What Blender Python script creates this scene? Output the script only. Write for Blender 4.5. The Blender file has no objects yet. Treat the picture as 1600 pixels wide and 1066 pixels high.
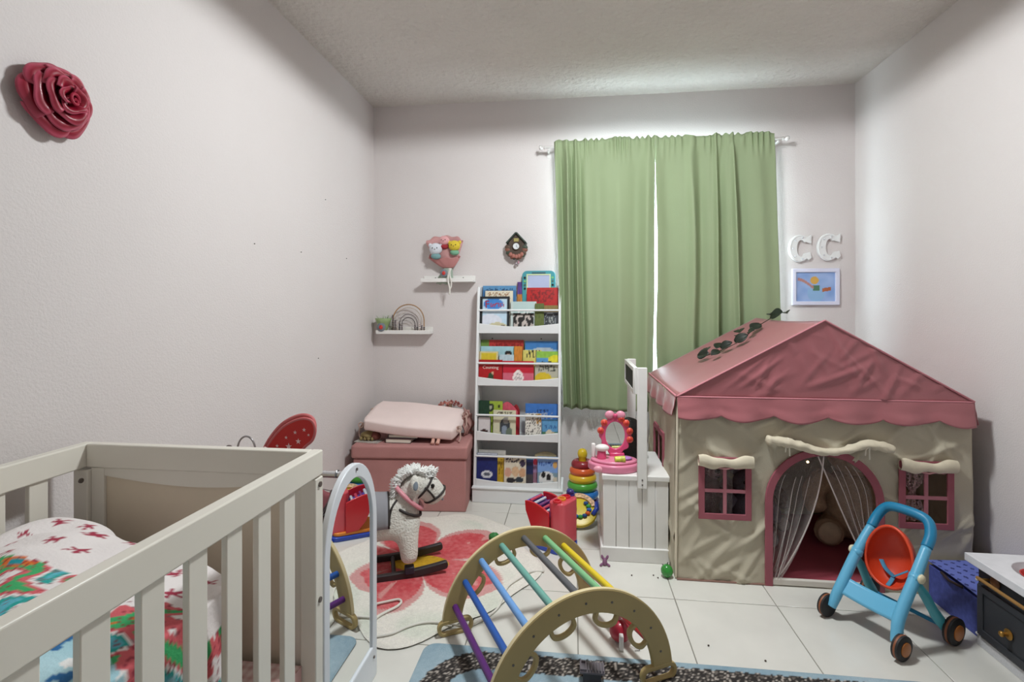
import bpy, bmesh, math, random
import numpy as np
from mathutils import Vector, Matrix, Euler, noise as mn
random.seed(7)
PI = math.pi
SC = bpy.context.scene
COL = SC.collection

# ---------------------------------------------------------------- camera
FPX, CAMH, HORIZON = 800.0, 1.30, 485.0
YAW = math.atan(97/800.0)
cam = bpy.data.cameras.new('camera')
cam.sensor_fit = 'HORIZONTAL'; cam.sensor_width = 36.0
cam.lens = 36.0*FPX/1600.0
cam.shift_y = -(533.0-HORIZON)/1600.0
cam.clip_start = 0.02; cam.clip_end = 60
camo = bpy.data.objects.new('camera', cam); COL.objects.link(camo)
camo.location = (0, 0, CAMH); camo.rotation_euler = (PI/2, 0, YAW)
SC.camera = camo

# ---------------------------------------------------------------- world, light, exposure
w = bpy.data.worlds.new('daylight'); SC.world = w; w.use_nodes = True
bg = w.node_tree.nodes['Background']
bg.inputs[0].default_value = (0.86, 0.94, 1.0, 1); bg.inputs[1].default_value = 15.0
SC.view_settings.view_transform = 'Standard'
SC.view_settings.look = 'None'
SC.view_settings.exposure = -0.04
SC.view_settings.gamma = 1.0
SC.view_settings.use_curve_mapping = False
LAMP_W = 135.0
LAMP_POS = (0.20, 2.10, 2.70)

# ---------------------------------------------------------------- room measures
XL, XR, YB, YF, ZC = -1.497, 1.879, 3.70, -0.90, 2.826

def P(u, v, X=None, Y=None, Z=None):
    """photo pixel + a known plane (wall, floor, shelf front) -> point in the room"""
    s, c = math.sin(YAW), math.cos(YAW)
    a = (u-800)/FPX; b = (HORIZON-v)/FPX
    x, y, z = a*c-s, a*s+c, b
    t = X/x if X is not None else (Y/y if Y is not None else (Z-CAMH)/z)
    return (x*t, y*t, CAMH+z*t)

# ---------------------------------------------------------------- helpers
def lin(h):
    if isinstance(h, str):
        h = h.lstrip('#'); h = [int(h[i:i+2], 16)/255 for i in (0, 2, 4)]
        return tuple(x/12.92 if x <= .04045 else ((x+.055)/1.055)**2.4 for x in h)
    return tuple(h)

_m = {}
def mat(name, color='#808080', rough=.55, metal=0, var=.05, vs=7, bump=0, bs=90, transl=0, attr=False, coat=0, emit=0, spec=.5, sheen=0):
    if name in _m: return _m[name]
    m = bpy.data.materials.new(name); m.use_nodes = True
    nt = m.node_tree; N = nt.nodes; L = nt.links
    b = N['Principled BSDF']; out = N['Material Output']
    c = lin(color)
    tc = N.new('ShaderNodeTexCoord')
    nz = N.new('ShaderNodeTexNoise'); nz.inputs['Scale'].default_value = vs; nz.inputs['Detail'].default_value = 3
    L.new(tc.outputs['Object'], nz.inputs['Vector'])
    mx = N.new('ShaderNodeMix'); mx.data_type = 'RGBA'; mx.blend_type = 'MULTIPLY'
    mx.inputs[0].default_value = 1.0
    rp = N.new('ShaderNodeMapRange'); rp.inputs[1].default_value = .25; rp.inputs[2].default_value = .75
    rp.inputs[3].default_value = 1-var; rp.inputs[4].default_value = 1+var
    L.new(nz.outputs['Fac'], rp.inputs[0])
    cmb = N.new('ShaderNodeCombineColor')
    for i in range(3): L.new(rp.outputs[0], cmb.inputs[i])
    L.new(cmb.outputs[0], mx.inputs[7])
    if attr:
        at = N.new('ShaderNodeAttribute'); at.attribute_name = 'Col'
        L.new(at.outputs['Color'], mx.inputs[6])
    else:
        mx.inputs[6].default_value = (*c, 1)
    L.new(mx.outputs[2], b.inputs['Base Color'])
    b.inputs['Roughness'].default_value = rough; b.inputs['Metallic'].default_value = metal
    b.inputs['Specular IOR Level'].default_value = spec
    if sheen: b.inputs['Sheen Weight'].default_value = sheen; b.inputs['Sheen Roughness'].default_value = .35
    if coat: b.inputs['Coat Weight'].default_value = coat
    if emit:
        b.inputs['Emission Color'].default_value = (*c, 1); b.inputs['Emission Strength'].default_value = emit
    if bump:
        bz = N.new('ShaderNodeTexNoise'); bz.inputs['Scale'].default_value = bs; bz.inputs['Detail'].default_value = 4
        L.new(tc.outputs['Object'], bz.inputs['Vector'])
        bp = N.new('ShaderNodeBump'); bp.inputs['Strength'].default_value = bump; bp.inputs['Distance'].default_value = .025 if name == 'knockdown_ceiling' else .01
        L.new(bz.outputs['Fac'], bp.inputs['Height']); L.new(bp.outputs[0], b.inputs['Normal'])
    if transl:
        tr = N.new('ShaderNodeBsdfTranslucent'); L.new(mx.outputs[2], tr.inputs['Color'])
        ms = N.new('ShaderNodeMixShader'); ms.inputs[0].default_value = transl
        L.new(b.outputs[0], ms.inputs[1]); L.new(tr.outputs[0], ms.inputs[2]); L.new(ms.outputs[0], out.inputs[0])
    _m[name] = m
    return m

def mat_sheer(name, color, amount, scale):
    if name in _m: return _m[name]
    m = bpy.data.materials.new(name); m.use_nodes = True
    nt = m.node_tree; N = nt.nodes; L = nt.links; out = N['Material Output']; N.remove(N['Principled BSDF'])
    tc = N.new('ShaderNodeTexCoord'); vo = N.new('ShaderNodeTexVoronoi'); vo.feature = 'DISTANCE_TO_EDGE'
    vo.inputs['Scale'].default_value = scale; L.new(tc.outputs['Object'], vo.inputs['Vector'])
    mr = N.new('ShaderNodeMapRange'); mr.inputs[1].default_value = .05; mr.inputs[2].default_value = .25
    mr.inputs[3].default_value = min(1, amount*2.2); mr.inputs[4].default_value = amount*.45; L.new(vo.outputs[0], mr.inputs[0])
    tp = N.new('ShaderNodeBsdfTransparent'); df = N.new('ShaderNodeBsdfDiffuse'); df.inputs[0].default_value = (*lin(color), 1)
    tl = N.new('ShaderNodeBsdfTranslucent'); tl.inputs[0].default_value = (*lin(color), 1)
    a = N.new('ShaderNodeMixShader'); a.inputs[0].default_value = .4; L.new(df.outputs[0], a.inputs[1]); L.new(tl.outputs[0], a.inputs[2])
    ms = N.new('ShaderNodeMixShader'); L.new(mr.outputs[0], ms.inputs[0]); L.new(tp.outputs[0], ms.inputs[1]); L.new(a.outputs[0], ms.inputs[2])
    L.new(ms.outputs[0], out.inputs[0]); _m[name] = m
    return m

def mat_glass(name, color='#eef6f6', refl=.08):
    if name in _m: return _m[name]
    m = bpy.data.materials.new(name); m.use_nodes = True
    nt = m.node_tree; N = nt.nodes; L = nt.links; out = N['Material Output']; N.remove(N['Principled BSDF'])
    tp = N.new('ShaderNodeBsdfTransparent'); tp.inputs[0].default_value = (*lin(color), 1)
    gl = N.new('ShaderNodeBsdfGlossy'); gl.inputs['Roughness'].default_value = .03
    ms = N.new('ShaderNodeMixShader'); ms.inputs[0].default_value = refl
    L.new(tp.outputs[0], ms.inputs[1]); L.new(gl.outputs[0], ms.inputs[2]); L.new(ms.outputs[0], out.inputs[0]); _m[name] = m
    return m

def mat_mirror(name='mirror_glass'):
    if name in _m: return _m[name]
    m = mat(name, '#eef0f0', rough=.015, metal=1.0, var=0)
    return m

_mw = {}
def frame_from(z):  # matrix whose local Z is the given direction
    z = Vector(z).normalized()
    return z.to_track_quat('Z', 'Y').to_matrix()

class MB:
    def __init__(s): s.v = []; s.f = []; s.c = []; s.cc = (1, 1, 1)
    def add(s, V, Fc, M=None, colors=None):
        o = len(s.v)
        if M is not None:
            M4 = M if len(M) == 4 else M.to_4x4()
            V = [M4 @ Vector(p) for p in V]
        s.v += [tuple(p) for p in V]; s.f += [[i+o for i in f] for f in Fc]
        s.c += list(colors) if colors is not None else [s.cc]*len(V)
        return s
    def box(s, c, d, rz=0, M=None):
        x, y, z = d[0]/2, d[1]/2, d[2]/2
        V = [(sx*x, sy*y, sz*z) for sz in (-1, 1) for sx, sy in ((-1, -1), (1, -1), (1, 1), (-1, 1))]
        T = Matrix.Translation(c) @ (Matrix.Rotation(rz, 4, 'Z') if M is None else M.to_4x4())
        return s.add(V, [(3, 2, 1, 0), (4, 5, 6, 7), (0, 1, 5, 4), (1, 2, 6, 5), (2, 3, 7, 6), (3, 0, 4, 7)], T)
    def bb(s, x0, x1, y0, y1, z0, z1):
        return s.box(((x0+x1)/2, (y0+y1)/2, (z0+z1)/2), (abs(x1-x0), abs(y1-y0), abs(z1-z0)))
    def tube(s, pts, r, n=10, closed=False, caps=True, flat=1.0):
        pts = [Vector(p) for p in pts]; k = len(pts)
        rs = r if isinstance(r, (list, tuple)) else [r]*k
        V = []; up = None
        for i, p in enumerate(pts):
            a = pts[(i-1) % k] if (closed or i > 0) else p
            b = pts[(i+1) % k] if (closed or i < k-1) else p
            t = (b-a).normalized()
            if up is None:
                up = Vector((0, 0, 1)) if abs(t.z) < .9 else Vector((1, 0, 0))
            x = up.cross(t)
            if x.length < 1e-6: x = Vector((1, 0, 0)).cross(t)
            x.normalize(); y = t.cross(x).normalized(); up = y
            for j in range(n):
                an = 2*PI*j/n
                V.append(p+x*math.cos(an)*rs[i]+y*math.sin(an)*rs[i]*flat)
        Fc = []
        for i in range(k if closed else k-1):
            for j in range(n):
                a, b = i*n, ((i+1) % k)*n
                Fc.append((a+j, a+(j+1) % n, b+(j+1) % n, b+j))
        if caps and not closed:
            Fc.append(tuple(range(n-1, -1, -1))); Fc.append(tuple((k-1)*n+j for j in range(n)))
        return s.add(V, Fc)
    def cyl(s, p0, p1, r0, r1=None, n=18):
        return s.tube([p0, p1], [r0, r0 if r1 is None else r1], n)
    def lathe(s, prof, c=(0, 0, 0), n=24, M=None, arc=2*PI):
        V = []; k = len(prof); full = arc > 6.28
        m = n if full else n+1
        for r, z in prof:
            for j in range(m):
                a = arc*j/n; V.append((r*math.cos(a), r*math.sin(a), z))
        Fc = []
        for i in range(k-1):
            for j in range(n):
                j2 = (j+1) % m
                Fc.append((i*m+j, i*m+j2, (i+1)*m+j2, (i+1)*m+j))
        T = Matrix.Translation(c) @ (M.to_4x4() if M is not None else Matrix.Identity(4))
        return s.add(V, Fc, T)
    def ell(s, c, r, nu=20, nv=12, M=None, wob=0, ws=30, seed=0):
        if not isinstance(r, (tuple, list)): r = (r, r, r)
        V = []; Fc = []
        for i in range(nv+1):
            ph = PI*i/nv
            for j in range(nu):
                th = 2*PI*j/nu
                p = Vector((math.sin(ph)*math.cos(th), math.sin(ph)*math.sin(th), math.cos(ph)))
                k = 1+(wob*mn.noise(Vector((p.x*r[0], p.y*r[1], p.z*r[2]))*ws+Vector((seed, seed*2, 0))) if wob else 0)
                V.append((p.x*r[0]*k, p.y*r[1]*k, p.z*r[2]*k))
        for i in range(nv):
            for j in range(nu):
                Fc.append((i*nu+j, (i+1)*nu+j, (i+1)*nu+(j+1) % nu, i*nu+(j+1) % nu))
        T = Matrix.Translation(c) @ (M.to_4x4() if M is not None else Matrix.Identity(4))
        return s.add(V, Fc, T)
    def prism(s, poly, h0, h1, M=None):
        k = len(poly)
        V = [(x, y, h0) for x, y in poly]+[(x, y, h1) for x, y in poly]
        Fc = [tuple(range(k-1, -1, -1)), tuple(range(k, 2*k))]+[(i, (i+1) % k, k+(i+1) % k, k+i) for i in range(k)]
        return s.add(V, Fc, M)
    def ring(s, outer, inner, h0, h1, M=None, closed=True):
        k = len(outer)
        V = []
        for h in (h0, h1):
            V += [(x, y, h) for x, y in outer]+[(x, y, h) for x, y in inner]
        Fc = []
        for i in range(k if closed else k-1):
            j = (i+1) % k
            Fc += [(i, k+i, k+j, j), (2*k+i, 2*k+j, 3*k+j, 3*k+i), (i, j, 2*k+j, 2*k+i), (k+i, 3*k+i, 3*k+j, k+j)]
        if not closed:
            Fc += [(0, 2*k, 3*k, k), (k-1, 2*k-1, 4*k-1, 3*k-1)]
        return s.add(V, Fc, M)
    def grid(s, fn, nu, nv, keep=None, colfn=None, wrapu=False):
        V = []; C = []
        m = nu if wrapu else nu+1
        for j in range(nv+1):
            for i in range(m):
                u, v = i/nu, j/nv
                p = fn(u, v); V.append(p)
                if colfn: C.append(colfn(u, v, p))
        Fc = []
        for j in range(nv):
            for i in range(nu):
                if keep and not keep((i+.5)/nu, (j+.5)/nv): continue
                i2 = (i+1) % m
                Fc.append((j*m+i, j*m+i2, (j+1)*m+i2, (j+1)*m+i))
        return s.add(V, Fc, None, C if colfn else None)
    def move(s, M):
        s.v = [tuple(M @ Vector(p)) for p in s.v]; return s
    def build(s, name, m, parent=None, smooth=35, bevel=0, solid=0, sub=0, world=True, label=None, kind=None, col=False, seg=2, back=None):
        V = s.v
        if parent is not None and world:
            inv = _mw[parent.name].inverted(); V = [tuple(inv @ Vector(p)) for p in V]
        me = bpy.data.meshes.new(name)
        me.from_pydata(V, [], s.f); me.update()
        bm = bmesh.new(); bm.from_mesh(me)
        loose = [q for q in bm.verts if not q.link_faces]
        keepcol = col
        bm.free()
        if smooth:
            me.polygons.foreach_set('use_smooth', [True]*len(me.polygons))
            if smooth < 180: me.set_sharp_from_angle(angle=math.radians(smooth))
        if keepcol:
            ca = me.color_attributes.new('Col', 'FLOAT_COLOR', 'POINT')
            ca.data.foreach_set('color', np.array([(c[0], c[1], c[2], 1.0) for c in s.c], dtype=np.float32).ravel())
        me.materials.append(m)
        o = bpy.data.objects.new(name, me); COL.objects.link(o)
        if parent is not None:
            o.parent = parent; _mw[o.name] = _mw[parent.name]
        else: _mw[o.name] = Matrix.Identity(4)
        if solid:
            md = o.modifiers.new('thickness', 'SOLIDIFY'); md.thickness = solid; md.offset = 0
            if back is not None: me.materials.append(back); md.material_offset = 1
        if bevel:
            md = o.modifiers.new('bevel', 'BEVEL'); md.width = bevel; md.segments = seg; md.limit_method = 'ANGLE'; md.angle_limit = math.radians(40)
        if sub:
            md = o.modifiers.new('subdivision', 'SUBSURF'); md.levels = sub; md.render_levels = sub
        if label: o['label'] = label
        if kind: o['kind'] = kind
        return o

def tag(o, label, cat, group=None):
    o['label'] = label; o['category'] = cat
    if group: o['group'] = group
    return o
def thing(name, label, cat, loc=(0, 0, 0), rz=0, group=None):
    o = bpy.data.objects.new(name, None); COL.objects.link(o)
    o.location = loc; o.rotation_euler = (0, 0, rz); o.empty_display_size = .05
    _mw[o.name] = Matrix.Translation(loc) @ Matrix.Rotation(rz, 4, 'Z')
    return tag(o, label, cat, group)
def struct(o): o['kind'] = 'structure'; return o
def share(o, loc, parent=None, rot=None):
    c = o.copy(); COL.objects.link(c); c.parent = parent or o.parent; c.location = loc
    if rot: c.rotation_euler = rot
    _mw[c.name] = _mw[c.parent.name] if c.parent else Matrix.Identity(4)
    return c
def single(mb, name, m, label, cat, base, group=None, **k):
    """a thing that is one mesh: origin at its base"""
    mb.v = [(p[0]-base[0], p[1]-base[1], p[2]-base[2]) for p in mb.v]
    o = mb.build(name, m, None, **k); o.location = base
    _mw[o.name] = Matrix.Translation(base)
    return tag(o, label, cat, group)
def arcpts(cx, cy, r, a0, a1, n, ry=None):
    ry = r if ry is None else ry
    return [(cx+r*math.cos(a0+(a1-a0)*i/n), cy+ry*math.sin(a0+(a1-a0)*i/n)) for i in range(n+1)]
def rrect(x0, x1, y0, y1, r, n=5):
    o = []
    for cx, cy, a in ((x1-r, y1-r, 0), (x0+r, y1-r, PI/2), (x0+r, y0+r, PI), (x1-r, y0+r, 1.5*PI)):
        o += arcpts(cx, cy, r, a, a+PI/2, n)
    return o
def spline(pts, n=8, closed=False):
    pts = [Vector(p) for p in pts]; k = len(pts); out = []
    for i in range(k if closed else k-1):
        g = (lambda q: pts[q % k]) if closed else (lambda q: pts[max(0, min(k-1, q))])
        p0, p1, p2, p3 = g(i-1), g(i), g(i+1), g(i+2)
        for j in range(n):
            t = j/n
            out.append(.5*((2*p1)+(p2-p0)*t+(2*p0-5*p1+4*p2-p3)*t*t+(3*p1-p0-3*p2+p3)*t**3))
    if not closed: out.append(pts[-1])
    return out
def n3(x, y, z=0): return mn.noise(Vector((x, y, z)))
def sstep(a, b, x):
    t = max(0, min(1, (x-a)/(b-a))); return t*t*(3-2*t)
def mixc(a, b, t): return tuple(a[i]*(1-t)+b[i]*t for i in range(3))
# plane maps: polygon (x,y,h) -> world
def M_xz(y=0):   # x->X, y->Z, h->-Y (towards the camera)
    return Matrix(((1, 0, 0, 0), (0, 0, -1, y), (0, 1, 0, 0), (0, 0, 0, 1)))
def M_yz(x=0):   # x->Y, y->Z, h->X
    return Matrix(((0, 0, 1, x), (1, 0, 0, 0), (0, 1, 0, 0), (0, 0, 0, 1)))
_fontc = {}
def text_mesh(txt, size):
    cu = bpy.data.curves.new('lettering', 'FONT'); cu.body = txt; cu.size = size; cu.align_x = 'CENTER'; cu.align_y = 'CENTER'; cu.extrude = .0004
    cu.resolution_u = 3
    o = bpy.data.objects.new('lettering', cu)
    me = bpy.data.meshes.new_from_object(o)
    V = [tuple(v.co) for v in me.vertices]; Fc = [tuple(p.vertices) for p in me.polygons]
    bpy.data.objects.remove(o); bpy.data.curves.remove(cu); bpy.data.meshes.remove(me)
    return V, Fc

# ---------------------------------------------------------------- materials of the room
WALL = mat('pale_pink_plaster', '#dcd5d3', rough=.85, var=.015, vs=2, bump=.22, bs=140)
CEIL = mat('knockdown_ceiling', '#dbd6cf', rough=.9, var=.03, vs=3, bump=1.0, bs=30)
TILE = mat('cream_floor_tile', '#dad8d0', rough=.22, var=.05, vs=5)
GROUT = mat('grey_grout', '#8d887f', rough=.9)
WHITE = mat('white_paint', '#eceae6', rough=.4, var=.02)
WHITEP = mat('white_plastic', '#f0efee', rough=.35, var=.01)

# ---------------------------------------------------------------- room shell
mb = MB().bb(XL-.12, XR+.12, YF-.12, YB+.12, -.12, -.004)
floor = struct(mb.build('floor', GROUT))
GX, GY, TS, TY = .015, 2.375, .435, .44
cache = {}
nx0 = math.floor((XL-GX)/TS); ny0 = math.floor((YF-GY)/TY)
for i in range(nx0, nx0+10):
    for j in range(ny0, ny0+13):
        x0, x1 = max(XL, GX+i*TS)+.002, min(XR, GX+(i+1)*TS)-.002
        y0, y1 = max(YF, GY+j*TY)+.002, min(YB, GY+(j+1)*TY)-.002
        if x1-x0 < .02 or y1-y0 < .02: continue
        key = (round(x1-x0, 3), round(y1-y0, 3))
        if key not in cache:
            o = MB().box((0, 0, -.004), (x1-x0, y1-y0, .008)).build('floor_tile', TILE, floor, bevel=.0012, seg=1)
            cache[key] = o
            o.location = ((x0+x1)/2, (y0+y1)/2, 0)
        else: share(cache[key], ((x0+x1)/2, (y0+y1)/2, 0))
struct(MB().bb(XL-.12, XR+.12, YF-.12, YB+.12, ZC, ZC+.12).build('ceiling', CEIL))
wl = struct(MB().bb(XL-.12, XL, YF-.12, YB+.12, -.004, ZC).build('wall_left', WALL))
struct(MB().bb(XR, XR+.12, YF-.12, YB+.12, -.004, ZC).build('wall_right', WALL))
struct(MB().bb(XL, XR, YF-.12, YF, -.004, ZC).build('wall_front', WALL))
WX0, WX1, WZ0, WZ1 = -.04, 1.23, .95, 2.42
mb = MB().bb(XL, WX0, YB, YB+.12, -.004, ZC).bb(WX1, XR, YB, YB+.12, -.004, ZC).bb(WX0, WX1, YB, YB+.12, -.004, WZ0).bb(WX0, WX1, YB, YB+.12, WZ1, ZC)
struct(mb.build('wall_back', WALL, smooth=0))
NAIL = mat('nail_metal', '#6d6560', rough=.4, metal=.6)
for u, v in ((397, 381), (508, 312), (541, 404), (497, 560), (470, 394)):
    p = P(u, v, X=XL)
    MB().cyl(p, (p[0]+.005, p[1], p[2]), .0022, n=8).build('nail', NAIL, wl)
# window
win = thing('window_1', 'white framed window behind the green curtains', 'window', (WX0, YB, WZ0)); win['kind'] = 'structure'
FR = mat('window_frame_white', '#e8e8e6', rough=.4)
mb = MB().bb(WX0, WX0+.05, YB+.03, YB+.09, WZ0, WZ1).bb(WX1-.05, WX1, YB+.03, YB+.09, WZ0, WZ1).bb(WX0+.05, WX1-.05, YB+.03, YB+.09, WZ0, WZ0+.05).bb(WX0+.05, WX1-.05, YB+.03, YB+.09, WZ1-.05, WZ1)
mb.build('window_frame', FR, win)
mb = MB().bb(WX0+.05, WX1-.05, YB+.035, YB+.085, 1.63, 1.68); mb.build('meeting_rail', FR, win)
for z0, z1 in ((WZ0+.05, 1.63), (1.68, WZ1-.05)):
    MB().bb(WX0+.05, WX1-.05, YB+.055, YB+.06, z0, z1).build('pane', mat_glass('window_glass'), win)
MB().bb(WX0, WX1, YB+.0, YB+.03, WZ0, WZ0+.02).build('window_sill', FR, win)

# ceiling lamp (above the frame of the picture)
lx, ly, lz = LAMP_POS
t = thing('ceiling_lamp', 'flush ceiling lamp with opal glass bowl at the middle of the room', 'lamp', (lx, ly, ZC))
MB().lathe([(0.0, ZC), (.2, ZC), (.2, ZC-.03), (.17, ZC-.035), (0, ZC-.035)], (lx, ly, 0), 32).build('lamp_base', FR, t)
MB().lathe([(.17, ZC-.035), (.172, ZC-.07), (.14, ZC-.12), (.08, ZC-.148), (0, ZC-.155)], (lx, ly, 0), 32).build('lamp_bowl', mat('opal_glass', '#fbfaf6', rough=.4, emit=2.0), t, smooth=180)
la = bpy.data.lights.new('lamp_light', 'SPOT'); la.spot_size = math.radians(179); la.spot_blend = .04; la.shadow_soft_size = .16; la.energy = LAMP_W; la.color = (.93, .98, 1.0)
lo = bpy.data.objects.new('lamp_light', la); COL.objects.link(lo); lo.location = (lx, ly, ZC-.17)
lb = bpy.data.lights.new('lamp_downlight', 'AREA'); lb.shape = 'DISK'; lb.size = .3; lb.energy = LAMP_W*.13; lb.color = (.93, .98, 1.0)
lbo = bpy.data.objects.new('lamp_downlight', lb); COL.objects.link(lbo); lbo.location = (lx, ly, ZC-.165)

# ================================================================ curtains
ROD = mat('brushed_white_rod', '#dcd9d6', rough=.3, metal=.3)
RZ, RY = 2.445, 3.60
t = thing('curtain_rod', 'slim white curtain rod with small end knobs above the window', 'curtain rod', (.59, RY, RZ))
MB().cyl((-.20, RY, RZ), (1.375, RY, RZ), .009, n=14).build('rod', ROD, t)
for sx, x in ((-1, -.20), (1, 1.375)):
    MB().lathe([(.009, 0), (.013, .003), (.013, .008), (.009, .012), (.009, .018), (.0165, .026), (.018, .036), (.013, .043), (0, .045)], (x, RY, RZ), 16, frame_from((sx, 0, 0))).build('finial', ROD, t)
    b = MB().bb(x-sx*.02-.006, x-sx*.02+.006, RY-.002, YB-.004, RZ-.022, RZ-.01); b.bb(x-sx*.02-.012, x-sx*.02+.012, YB-.006, YB, RZ-.05, RZ+.03)
    b.build('bracket', ROD, t)
CURT = mat('sage_green_blackout_cloth', '#99a983', rough=.75, var=.03, vs=3, transl=.035, bump=.12, bs=300)
def curtain(name, label, x0t, x1t, x0b, x1b, zb, folds, edge, seed):
    ZT = 2.482
    def fn(u, v):
        z = ZT+(zb(u)-ZT)*v
        k = sstep(0, .12, v)
        xl = x0t+(x0b-x0t)*v; xr = x1t+(x1b-x1t)*v
        if edge:
            e = edge(v)
            if edge.side == 'R': xr = e
            else: xl = e
        x = xl+(xr-xl)*u
        y = 0
        for c, wd, dp in folds:
            c2 = c+.015*math.sin(3*v+seed+c*9)
            g = math.exp(-((u-c2)/wd)**2)
            y += 1.5*dp*g*(.45+.55*sstep(0, .3, v))*(1+.15*math.sin(v*4+c*20))
            x += .004*k*math.tanh((u-c2)/wd*1.5)*g*(-1)
        # gathers at the header
        gth = (1-sstep(.0, .10, v))
        y += gth*.011*math.sin(u*95+3*math.sin(u*17+seed))
        y += .004*math.sin(u*31+seed)*k+.003*n3(u*6, v*5, seed)
        if v < .03: z += .008*math.sin(u*60+5*math.sin(u*13+seed))*(1-v/.03)
        pinch = math.exp(-((v-.022)/.012)**2)
        y = y*(1-.75*pinch)+.012*pinch*math.sin(u*95+3*math.sin(u*17+seed))
        hd = 1-sstep(.03, .09, v)
        y = min(y, .006)*hd+y*(1-hd)
        return (x, RY-.026+y, z)
    m = MB().grid(fn, 150, 64)
    o = single(m, name, mat('white_curtain_lining', '#e6e6e2', rough=.8), label, 'curtain', ((x0t+x1t)/2, RY, zb(.5)), 'sage green curtain panels', smooth=180, solid=.0022, back=CURT)
    return o
class E1:
    side = 'R'
    def __call__(s, v): return .547-.004*sstep(.05, .4, v)-.016*sstep(.55, 1, v)
class E2:
    side = 'L'
    def __call__(s, v): return .546+.016*sstep(.03, .40, v)-.010*sstep(.5, .75, v)+.022*sstep(.72, 1, v)
curtain('window_curtain', 'left sage green curtain panel hanging behind the bookcase side', -.138, .541, -.076, .53, lambda u: .622-.03*math.sin(u*3)*u,
        [(.05, .03, .03), (.115, .018, -.03), (.165, .02, .032), (.215, .016, -.03), (.27, .03, .025), (.45, .09, .018), (.62, .06, -.015), (.80, .08, .014), (.93, .05, -.02)], E1(), 1.0)
curtain('window_curtain', 'right sage green curtain panel hanging behind the playhouse roof', .552, 1.318, .54, 1.375, lambda u: .63,
        [(.10, .09, .02), (.29, .04, -.03), (.37, .05, .022), (.505, .018, -.035), (.56, .035, .028), (.665, .015, -.035), (.72, .05, .022), (.87, .06, -.012)], E2(), 4.2)

# ================================================================ red rose on the left wall
rc = Vector(P(100, 157, X=XL+.05)); rc.x = XL
t = thing('rose_wall_decoration', 'large crimson red rose ornament hanging high on the left wall', 'wall decoration', tuple(rc))
PET = mat('crimson_painted_petal', attr=True, rough=.45, var=.08, vs=30, coat=.15)
CR, PK = lin('#8e0f2a'), lin('#d8607c')
def petal(ang, r0, r1, span, lift, rise, curl, seed):
    # polar patch: y,z in the wall plane, height off the wall along +X
    def fn(u, v):
        a = (u-.5)*2
        r = r0+(r1-r0)*v*(1-.13*abs(a)**3)+.005*math.sin(a*4+seed)*v
        an = ang+a*span+.10*v*math.sin(seed)
        h = lift+rise*math.sin(v*PI*.5)-curl*sstep(.72, 1, v)+.010*a*(1-v*.3)+.004*n3(a*2, v*2, seed)
        return (rc.x+h, rc.y+r*math.cos(an), rc.z+r*math.sin(an))
    def cf(u, v, p):
        e = max(sstep(.80, .97, v), .8*sstep(.86, 1, u))
        return mixc(CR, PK, e*.8*max(0, min(1, .75+.7*n3(u*3, v*3, seed+5))))
    MB().grid(fn, 22, 12, colfn=cf).build('petal', PET, t, smooth=180, solid=.004, col=True)
for n_, r0, r1, span, lift, rise, curl, off in ((6, .03, .105, .72, .010, .034, .016, .2), (5, .026, .084, .80, .028, .034, .012, .75), (4, .020, .063, .95, .044, .034, .010, .1), (3, .013, .042, 1.15, .058, .030, .006, .5)):
    for k in range(n_):
        petal(off+2*PI*k/n_+random.uniform(-.1, .1), r0, r1*random.uniform(.95, 1.05), span, lift, rise, curl, k*3.1+n_)
sp = [(XL+.078+.012*math.sin(i*.2), rc.y+.018*(1-i/40)*math.cos(i*.42), rc.z+.018*(1-i/40)*math.sin(i*.42)) for i in range(38)]
MB().tube(sp, .0045, 8).build('petal_bud', mat('crimson_bud', '#a01a38', rough=.45), t)
MB().cyl((XL, rc.y, rc.z), (XL+.05, rc.y, rc.z), .03, .045, n=16).build('back_disc', mat('crimson_back', '#7c1026', rough=.5), t)

# ================================================================ wall shelves and what stands on them
def wall_shelf(x0, x1, z, label):
    t = thing('wall_shelf', label, 'shelf', ((x0+x1)/2, YB, z), 0, 'white wall ledges')
    MB().bb(x0, x1, 3.605, YB-.002, z, z+.014).build('ledge', WHITE, t, bevel=.002)
    MB().bb(x0, x1, YB-.014, YB-.001, z+.014, z+.05).build('back_plate', WHITE, t, bevel=.002)
    MB().bb(x0, x1, 3.60, 3.608, z, z+.028).build('front_lip', WHITE, t, bevel=.002)
    for k in (.23, .77):
        p = x0+(x1-x0)*k
        MB().cyl((p, YB-.0145, z+.034), (p, YB-.018, z+.034), .005, n=10).build('screw', NAIL, t)
a, b = P(657, 441, Y=3.6), P(739, 441, Y=3.6)
S1Z = a[2]; wall_shelf(a[0], b[0], S1Z, 'short white wall ledge holding the plush bouquet'); S1X = (a[0], b[0])
a, b = P(587, 522, Y=3.6), P(671, 522, Y=3.6)
S2Z = a[2]; wall_shelf(a[0], b[0], S2Z, 'short white wall ledge near the corner holding the rainbow'); S2X = (a[0], b[0])

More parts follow.
